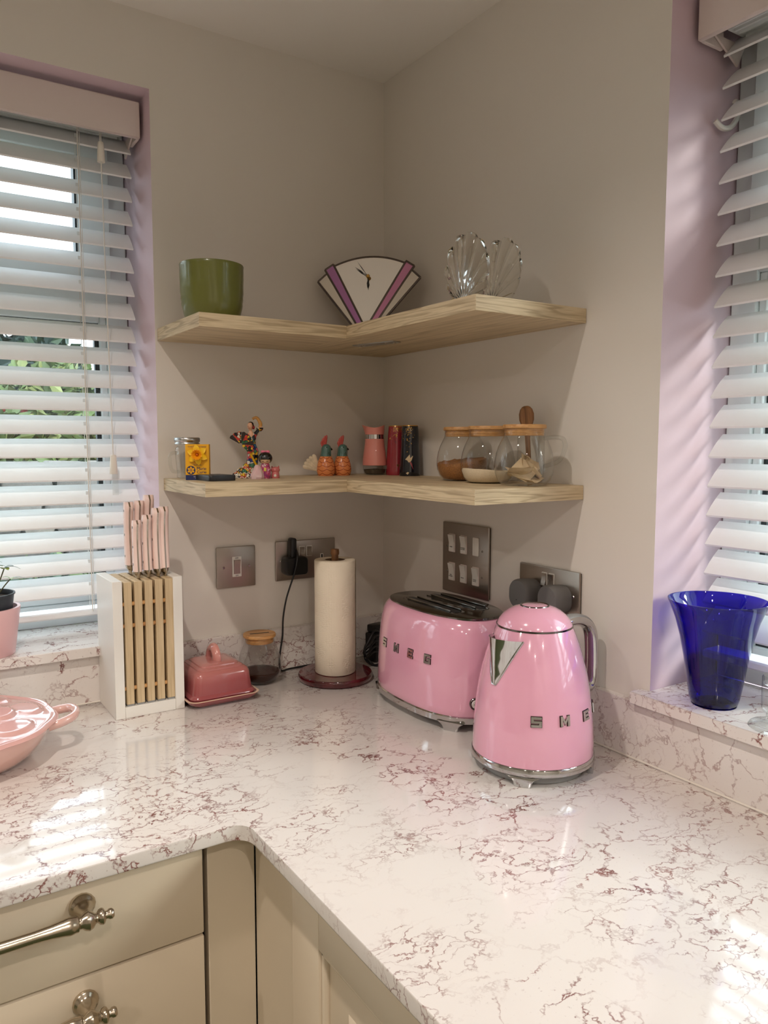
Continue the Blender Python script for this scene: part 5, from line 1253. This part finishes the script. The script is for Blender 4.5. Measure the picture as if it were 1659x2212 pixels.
bm = NB(); prism(bm, [(-0.003, 0.028), (0, 0.0235), (0.003, 0.028), (0.0018, 0.0285), (0, 0.0258), (-0.0018, 0.0285)], -0.0098, -0.0085, 'XZ'); obj('collar', bm, WHT, kd)
bm = NB(); prism(bm, [(-0.003, 0.0145), (0.003, 0.0145), (0.0022, 0.0215), (-0.0022, 0.0215)], -0.0110, -0.0098, 'XZ', 0.0004); obj('sash_knot', bm, P('obi_gold', (222, 196, 90), 0.4), kd)
kc = thing('cat_figurine', 'tiny dusty pink cat figurine beside the bobbed hair doll', 'figurine', (-0.3275, -0.113, Z2), R(-28))
PC = P('dusty_pink_glaze', (200, 110, 106), 0.25, 0, 0.4)
bm = NB(); lathe(bm, [(0.001, 0.0), (0.0078, 0.0), (0.0084, 0.002), (0.0078, 0.009), (0.0070, 0.0125), (0.004, 0.014)], 24); obj('body', bm, PC, kc)
bm = NB(); sphere(bm, (0, -0.0005, 0.0165), 0.0082, 18, 12, (1.12, 0.95, 0.80))
for s in (-1, 1): loft(bm, [[(s*0.0058+0.0026*math.cos(q), 0.002*math.sin(q), 0.0205) for q in (0, R(90), R(180), R(270))], [(s*0.0068+0.0003*math.cos(q), 0.0003*math.sin(q), 0.0250) for q in (0, R(90), R(180), R(270))]])
obj('head', bm, PC, kc)
for s in (-1, 1):
    bm = NB(); sphere(bm, (s*0.0035, -0.0080, 0.0170), 0.0006, 6, 5); obj('eye', bm, HAIR, kc)
bm = NB(); sphere(bm, (0, -0.0078, 0.0055), 0.0028, 10, 8, (1, 0.35, 1)); obj('white_patch', bm, WHT, kc)

# --- pair of bird shakers
def scallop_mat(name, base, line):
    m, n, l, b = newmat(name)
    tc = n.new('ShaderNodeTexCoord'); sp = n.new('ShaderNodeSeparateXYZ'); l.new(tc.outputs['Object'], sp.inputs[0])
    def mt(op, a, c=None):
        t = n.new('ShaderNodeMath'); t.operation = op
        for i, x in enumerate((a, c)):
            if x is None: continue
            if isinstance(x, (int, float)): t.inputs[i].default_value = x
            else: l.new(x, t.inputs[i])
        return t.outputs[0]
    an = mt('ARCTAN2', sp.outputs[1], sp.outputs[0])
    rowh = 0.0085
    row = mt('FLOOR', mt('DIVIDE', sp.outputs[2], rowh)); fr = mt('FRACT', mt('DIVIDE', sp.outputs[2], rowh))
    ph = mt('ADD', mt('MULTIPLY', an, 3.0), mt('MULTIPLY', row, 1.57))
    sc = mt('MULTIPLY', mt('ABSOLUTE', mt('SINE', ph)), -0.5)
    d = mt('ABSOLUTE', mt('SUBTRACT', fr, mt('ADD', sc, 0.75)))
    ln = mt('LESS_THAN', d, 0.075)
    mx = n.new('ShaderNodeMix'); mx.data_type = 'RGBA'; l.new(ln, mx.inputs[0]); mx.inputs[6].default_value = srgb(*base); mx.inputs[7].default_value = srgb(*line)
    l.new(mx.outputs[2], b.inputs['Base Color']); b.inputs['Roughness'].default_value = 0.22; return m
FEA = scallop_mat('feather_glaze', (222, 134, 76), (146, 56, 30)); TEAL = P('teal_glaze', (72, 106, 96), 0.25, 0, 0.3); CRST = P('crest_glaze', (186, 74, 66), 0.25, 0, 0.3); TAIL = P('tail_glaze', (214, 196, 166), 0.3, var=0.15, vscale=120)
def bird(label, x, y):
    t = thing('bird_shaker', label, 'shaker', (x, y, Z2), R(-22), 'bird shakers on the lower shelf')
    bm = NB(); lathe(bm, [(0.001, 0.0), (0.0160, 0.0), (0.0175, 0.002), (0.0192, 0.009), (0.0194, 0.014), (0.0185, 0.022), (0.0160, 0.032), (0.0130, 0.039), (0.0118, 0.0412)], 32); obj('body', bm, FEA, t)
    bm = NB(); loft(bm, [ell(c, a, b, 24) for c, a, b in (((0, 0, 0.0405), 0.0118, 0.0118), ((0.0003, 0, 0.046), 0.0112, 0.0108), ((0.0008, 0, 0.053), 0.0108, 0.0098), ((0.0012, 0, 0.059), 0.0105, 0.0092), ((0.0012, 0, 0.0635), 0.0085, 0.0078), ((0.001, 0, 0.0665), 0.0045, 0.0045), ((0.001, 0, 0.0672), 0.001, 0.001))]); hd_ = obj('head', bm, TEAL, t)
    bm = NB(); loft(bm, [[(0.0088+d, 0.0+r*math.cos(2*math.pi*i/12), 0.0578-0.4*d+r*0.85*math.sin(2*math.pi*i/12)) for i in range(12)] for d, r in ((0, 0.0042), (0.003, 0.0036), (0.0055, 0.0016))]); obj('beak', bm, HAIR, hd_)
    for s in (-1, 1):
        bm = NB(); sphere(bm, (0.001, s*0.0091, 0.0605), 0.0011, 8, 6, (1, 0.5, 1)); obj('eye', bm, HAIR, hd_)
    for a, b in ((0.004, 0.0465), (0.007, 0.0455), (0.0055, 0.0490)):
        bm = NB(); sphere(bm, (a, -math.sqrt(max(1e-6, 0.0109**2-(a-0.0003)**2)), b), 0.0009, 6, 5); obj('dot', bm, HAIR, hd_)
    for k, (dx, h) in enumerate(((-0.0075, 0.074), (-0.0052, 0.0800), (-0.0020, 0.0845), (0.0015, 0.0862))):
        bm = NB(); tube(bm, spline([(-0.0065+0.0021*k, 0, 0.0610), (dx-0.0010, 0, (h+0.0625)/2), (dx+0.0006, 0, h)], 4), [0.0020]*4+[0.0026]*3+[0.0022, 0.0012], 8); obj('crest_feather', bm, CRST, t)
    for k in range(5):
        a = R(112+13*k); bm = NB(); c0 = V((-0.012, 0.004, 0.010))
        rings = []
        for tt in (0.0, 0.35, 0.7, 0.9, 1.0):
            c = c0+V((math.cos(a), 0, math.sin(a)))*0.038*tt; w = (0.0022+0.0026*tt) if tt < 0.95 else 0.0022
            sd_ = V((-math.sin(a), 0, math.cos(a)))
            rings.append([c+sd_*w, c+V((0, -0.002, 0)), c-sd_*w, c+V((0, 0.002, 0))])
        loft(bm, rings); obj('tail_feather', bm, TAIL, t, sharp=80)
    return t
bird('ceramic bird shaker with orange feathers, left one with visible pale tail', -0.1860, -0.062)
bird('ceramic bird shaker with orange feathers, right one beside the pink pourer', -0.1445, -0.060)

# --- pink pourer, red vase, navy vase in the corner
PNK = P('salmon_pink_plastic', (226, 142, 128), 0.3, 0, 0.3); SALT = P('dark_seeds', (70, 56, 38), 0.7, var=0.3, vscale=200)
po = thing('sugar_pourer', 'salmon pink pourer with steel collar and glass base in the corner', 'pourer', (-0.0700, -0.073, Z2), R(-35))
bm = NB(); lathe(bm, [(0.001, 0.001), (0.019, 0.0005), (0.0225, 0.003), (0.0255, 0.012), (0.0262, 0.021)], 32); obj('glass_base', bm, 'glass', po)
bm = NB(); lathe(bm, [(0.001, 0.002), (0.018, 0.0018), (0.0215, 0.004), (0.0240, 0.012), (0.001, 0.014)], 28); obj('contents', bm, SALT, po)
bm = NB(); lathe(bm, [(0.0255, 0.0208), (0.0266, 0.0212), (0.0262, 0.034), (0.0242, 0.050), (0.0222, 0.062), (0.0212, 0.072), (0.0210, 0.0785), (0.0195, 0.0788)], 40); obj('sleeve', bm, PNK, po)
bm = NB(); lathe(bm, [(0.0200, 0.0785), (0.0206, 0.0788), (0.0206, 0.0880), (0.0200, 0.0884)], 40); obj('steel_collar', bm, 'chrome', po)
bm = NB(); rings = []
for z, r, lip, dz in ((0.0882, 0.0210, 0, 0), (0.0935, 0.0212, 0.001, 0), (0.1000, 0.0215, 0.003, 0.001), (0.1060, 0.0222, 0.006, 0.003), (0.1055, 0.0205, 0.006, 0.003), (0.0990, 0.0195, 0.002, 0.0)):
    rings.append([((r+lip*max(0, -math.cos(a))**3)*math.cos(a), r*math.sin(a), z+dz*math.cos(2*a)) for a in (2*math.pi*i/40 for i in range(40))])
loft(bm, rings, True, True); obj('pouring_lid', bm, PNK, po)
GOLD = P('gold_print', (206, 160, 84), 0.3, 0.8)
def tall_vase(label, x, y, basem, seed, rim, motif):
    t = thing('slender_vase', label, 'vase', (x, y, Z2))
    ro = lambda z: 0.0228-0.0056*(z/0.107)**1.25
    bm = NB(); lathe(bm, [(0.001, 0.0), (0.0222, 0.0), (0.0228, 0.001)]+[(ro(z), z) for z in (0.01, 0.03, 0.05, 0.07, 0.09, 0.1055)]+[(0.0165, 0.1070), (0.0150, 0.1065), (0.0145, 0.09)], 40); obj('body', bm, basem, t)
    bm = NB(); lathe(bm, [(ro(0.1055)+0.0002, 0.1052), (0.0168, 0.1072), (0.0150, 0.1070)], 40); obj('gold_rim', bm, rim, t)
    ca_ = math.atan2(-1.5139-y, -0.9797-x)
    def flat(pts, mat, nm):
        """print on the side: pts are (degrees from the viewer's side, height)"""
        bm = NB(); vs = []
        for dg, z in pts:
            q = ca_+R(dg); r = ro(z)+0.00025; vs.append(bm.verts.new((r*math.cos(q), r*math.sin(q), z)))
        bm.faces.new(vs); return obj(nm, bm, mat, t)
    random.seed(seed); bm = NB()
    for k in range(70):
        dg = random.gauss(-10 if motif == 'navy' else 5, 16 if motif == 'navy' else 24); z = 0.103-abs(random.gauss(0, 0.016 if motif == 'navy' else 0.006)); s = random.uniform(0.0004, 0.0010)
        q = ca_+R(dg); r = ro(z)+0.0002; c = V((r*math.cos(q), r*math.sin(q), z)); tx = V((-math.sin(q), math.cos(q), 0)); a = random.uniform(0, 3.14)
        u = tx*math.cos(a)+V((0, 0, math.sin(a))); v = tx*-math.sin(a)+V((0, 0, math.cos(a)))
        bm.faces.new([bm.verts.new(c+u*s*1.8), bm.verts.new(c+v*s*0.8), bm.verts.new(c-u*s*1.8), bm.verts.new(c-v*s*0.8)])
    o = obj('gold_leaves', bm, GOLD, t); o['kind'] = 'stuff'
    return t, flat
REDV = P('crimson_glaze', (150, 42, 52), 0.2, 0, 0.5); REDD = P('maroon_print', (104, 24, 34), 0.3); NAV = P('navy_glaze', (14, 18, 28), 0.18, 0, 0.5); CRM = P('cream_print', (214, 190, 150), 0.35)
t, flat = tall_vase('slender crimson vase printed with gold birds on the lower shelf', -0.0340, -0.105, REDV, 4, GOLD, 'red')
def birdprint(flat, d0, z0, s, mat, fl=1):
    flat([(d0+fl*s*a, z0+s*b) for a, b in ((-5.0, -0.00075), (-2, -0.00055), (0, -0.0006), (3, -0.0001), (4, 0.0004), (3.0, 0.00065), (1.6, 0.00055), (0.4, 0.00015), (-2.2, -0.00025))], mat, 'bird_print')
birdprint(flat, -28, 0.083, 9, GOLD); birdprint(flat, 38, 0.0185, 9, GOLD, -1)
for pts in ([(-40, 0.074), (-10, 0.0765), (20, 0.0755), (20, 0.0763), (-10, 0.0775), (-40, 0.0750)], [(-12, 0.0755), (-5, 0.069), (0, 0.068), (-3, 0.073)], [(15, 0.0762), (25, 0.0735), (28, 0.0755), (22, 0.0775)], [(10, 0.015), (30, 0.0175), (48, 0.0135), (30, 0.0165)], [(22, 0.010), (35, 0.0135), (40, 0.0095), (30, 0.0075)]):
    flat(pts, REDD, 'branch_print')
t, flat = tall_vase('slender black navy vase printed with gold leaves on the lower shelf', -0.0330, -0.1555, NAV, 9, GOLD, 'navy')
flat([(-28, 0.035), (-10, 0.042), (-2, 0.046), (2, 0.038), (18, 0.043), (10, 0.034), (2, 0.030), (-8, 0.029), (-14, 0.033)], CRM, 'bird_print'); flat([(-2, 0.029), (8, 0.022), (20, 0.013), (16, 0.019), (12, 0.026), (4, 0.031)], REDV, 'bird_print')
flat([(-22, 0.006), (-10, 0.009), (-4, 0.007), (-12, 0.003)], CRM, 'leaf_print')
# ------------------------------------------------------------------ outside the windows: garden bank
GZ = -0.55
grassm = P('lawn_green', (76, 86, 54), 0.9, var=0.25, vscale=14, bump=(60, 0.6, 0.02))
bm = NB(); box(bm, -14, -16, GZ-0.1, 18, 16, GZ); lw = obj('ground', bm, grassm); lw['kind'] = 'structure'; lw['label'] = 'lawn outside the windows'
wallw = thing('garden_wall', 'grey dry stone garden wall seen through the left blind', 'wall', (-0.3, 3.2, GZ))
random.seed(21)
stm = [P('stone_%d' % i, c, 0.9, var=0.2, vscale=12, bump=(30, 0.7, 0.01)) for i, c in enumerate(((104, 98, 94), (84, 80, 76), (122, 114, 106), (94, 86, 78)))]
z = 0.0; row = 0
bm = NB(); box(bm, -2.4, 0.10, 0, 2.8, 0.32, 0.90); obj('wall_core', bm, stm[1], wallw)
while z < 0.92:
    h = random.uniform(0.085, 0.12); x = -2.4-random.uniform(0, 0.2)
    while x < 2.8:
        w = random.uniform(0.16, 0.36); bm = NB()
        box(bm, x+0.008, random.uniform(-0.03, 0.02), z+0.006, x+w-0.008, 0.14, z+h-0.004, 0.018, 2)
        for v in bm.verts: v.co += V((random.uniform(-1, 1), random.uniform(-1, 1), random.uniform(-1, 1)))*0.006
        obj('stone', bm, random.choice(stm), wallw); x += w
    z += h; row += 1
def foliage(name, label, c, rad, n, cols, ls, seed, group=None, flowers=None):
    random.seed(seed); t = thing(name, label, 'shrub', (c[0], c[1], c[2]), 0, group)
    for mi, (col, cnt) in enumerate(cols):
        vs, fs = [], []
        for k in range(cnt):
            while True:
                p = V((random.uniform(-1, 1), random.uniform(-1, 1), random.uniform(-1, 1)))
                if 0.35 < p.length < 1: break
            p = V((p.x*rad[0], p.y*rad[1], p.z*rad[2]+rad[2]*0.9))
            d = V((random.gauss(0, 1), random.gauss(0, 1), random.gauss(0.5, 0.7))).normalized(); s = d.orthogonal().normalized(); s.rotate(Matrix.Rotation(random.uniform(0, 6.28), 3, d))
            L_ = ls*random.uniform(0.7, 1.5); w = L_*0.26; m = len(vs); nn = d.cross(s)
            vs += [p, p+d*L_*0.45+s*w+nn*w*0.3, p+d*L_, p+d*L_*0.45-s*w+nn*w*0.3]; fs += [(m, m+1, m+2), (m, m+2, m+3)]
        me = bpy.data.meshes.new('foliage'); me.from_pydata(vs, [], fs); me.update()
        o = obj('foliage' if mi == 0 else 'foliage_accent', me, col, t); o['kind'] = 'stuff'
    bm = NB()
    for k in range(4):
        a = k*1.6; tube(bm, [(0, 0, 0), (rad[0]*0.3*math.cos(a), rad[1]*0.3*math.sin(a), rad[2]*0.8), (rad[0]*0.5*math.cos(a), rad[1]*0.5*math.sin(a), rad[2]*1.5)], [0.02, 0.014, 0.006], 6)
    obj('branches', bm, stemm, t)
lg = [P('leaf_%d' % i, c, 0.55, var=0.2, vscale=6) for i, c in enumerate(((88, 104, 58), (56, 74, 54), (122, 128, 76), (42, 58, 54)))]
redf = P('flower_red', (176, 66, 58), 0.6); pinkf = P('flower_pink', (170, 84, 104), 0.6)
foliage('flowering_shrub', 'bright leafy shrub with red flowers above the garden wall', (0.02, 4.05, GZ), (0.62, 0.32, 0.84), 0, ((lg[0], 3400), (lg[2], 1500), (redf, 130)), 0.10, 1)
foliage('leafy_shrub', 'mid green leafy shrub on the garden wall, left of the flowers', (-1.50, 4.05, GZ), (0.60, 0.32, 0.80), 0, ((lg[0], 2000), (lg[1], 1300)), 0.09, 2)
foliage('evergreen_shrub', 'dark evergreen rising behind the garden wall', (-0.15, 5.7, GZ), (0.84, 0.6, 1.15), 0, ((lg[3], 4600), (lg[1], 1600)), 0.14, 3)
foliage('berry_shrub', 'yellow green shrub dotted with pink behind the wall', (1.92, 5.7, GZ), (0.84, 0.6, 1.1), 0, ((lg[2], 3600), (lg[0], 2200), (pinkf, 160)), 0.14, 4)
foliage('trailing_plant', 'low trailing green plant at the foot of the garden wall', (-0.25, 2.85, GZ), (0.7, 0.2, 0.22), 0, ((lg[1], 900), (lg[0], 500)), 0.07, 5)
foliage('hedge_shrub', 'pale green hedge outside the right window', (4.2, -1.6, GZ), (0.8, 2.4, 0.42), 0, ((lg[0], 2200), (lg[2], 900)), 0.12, 6)
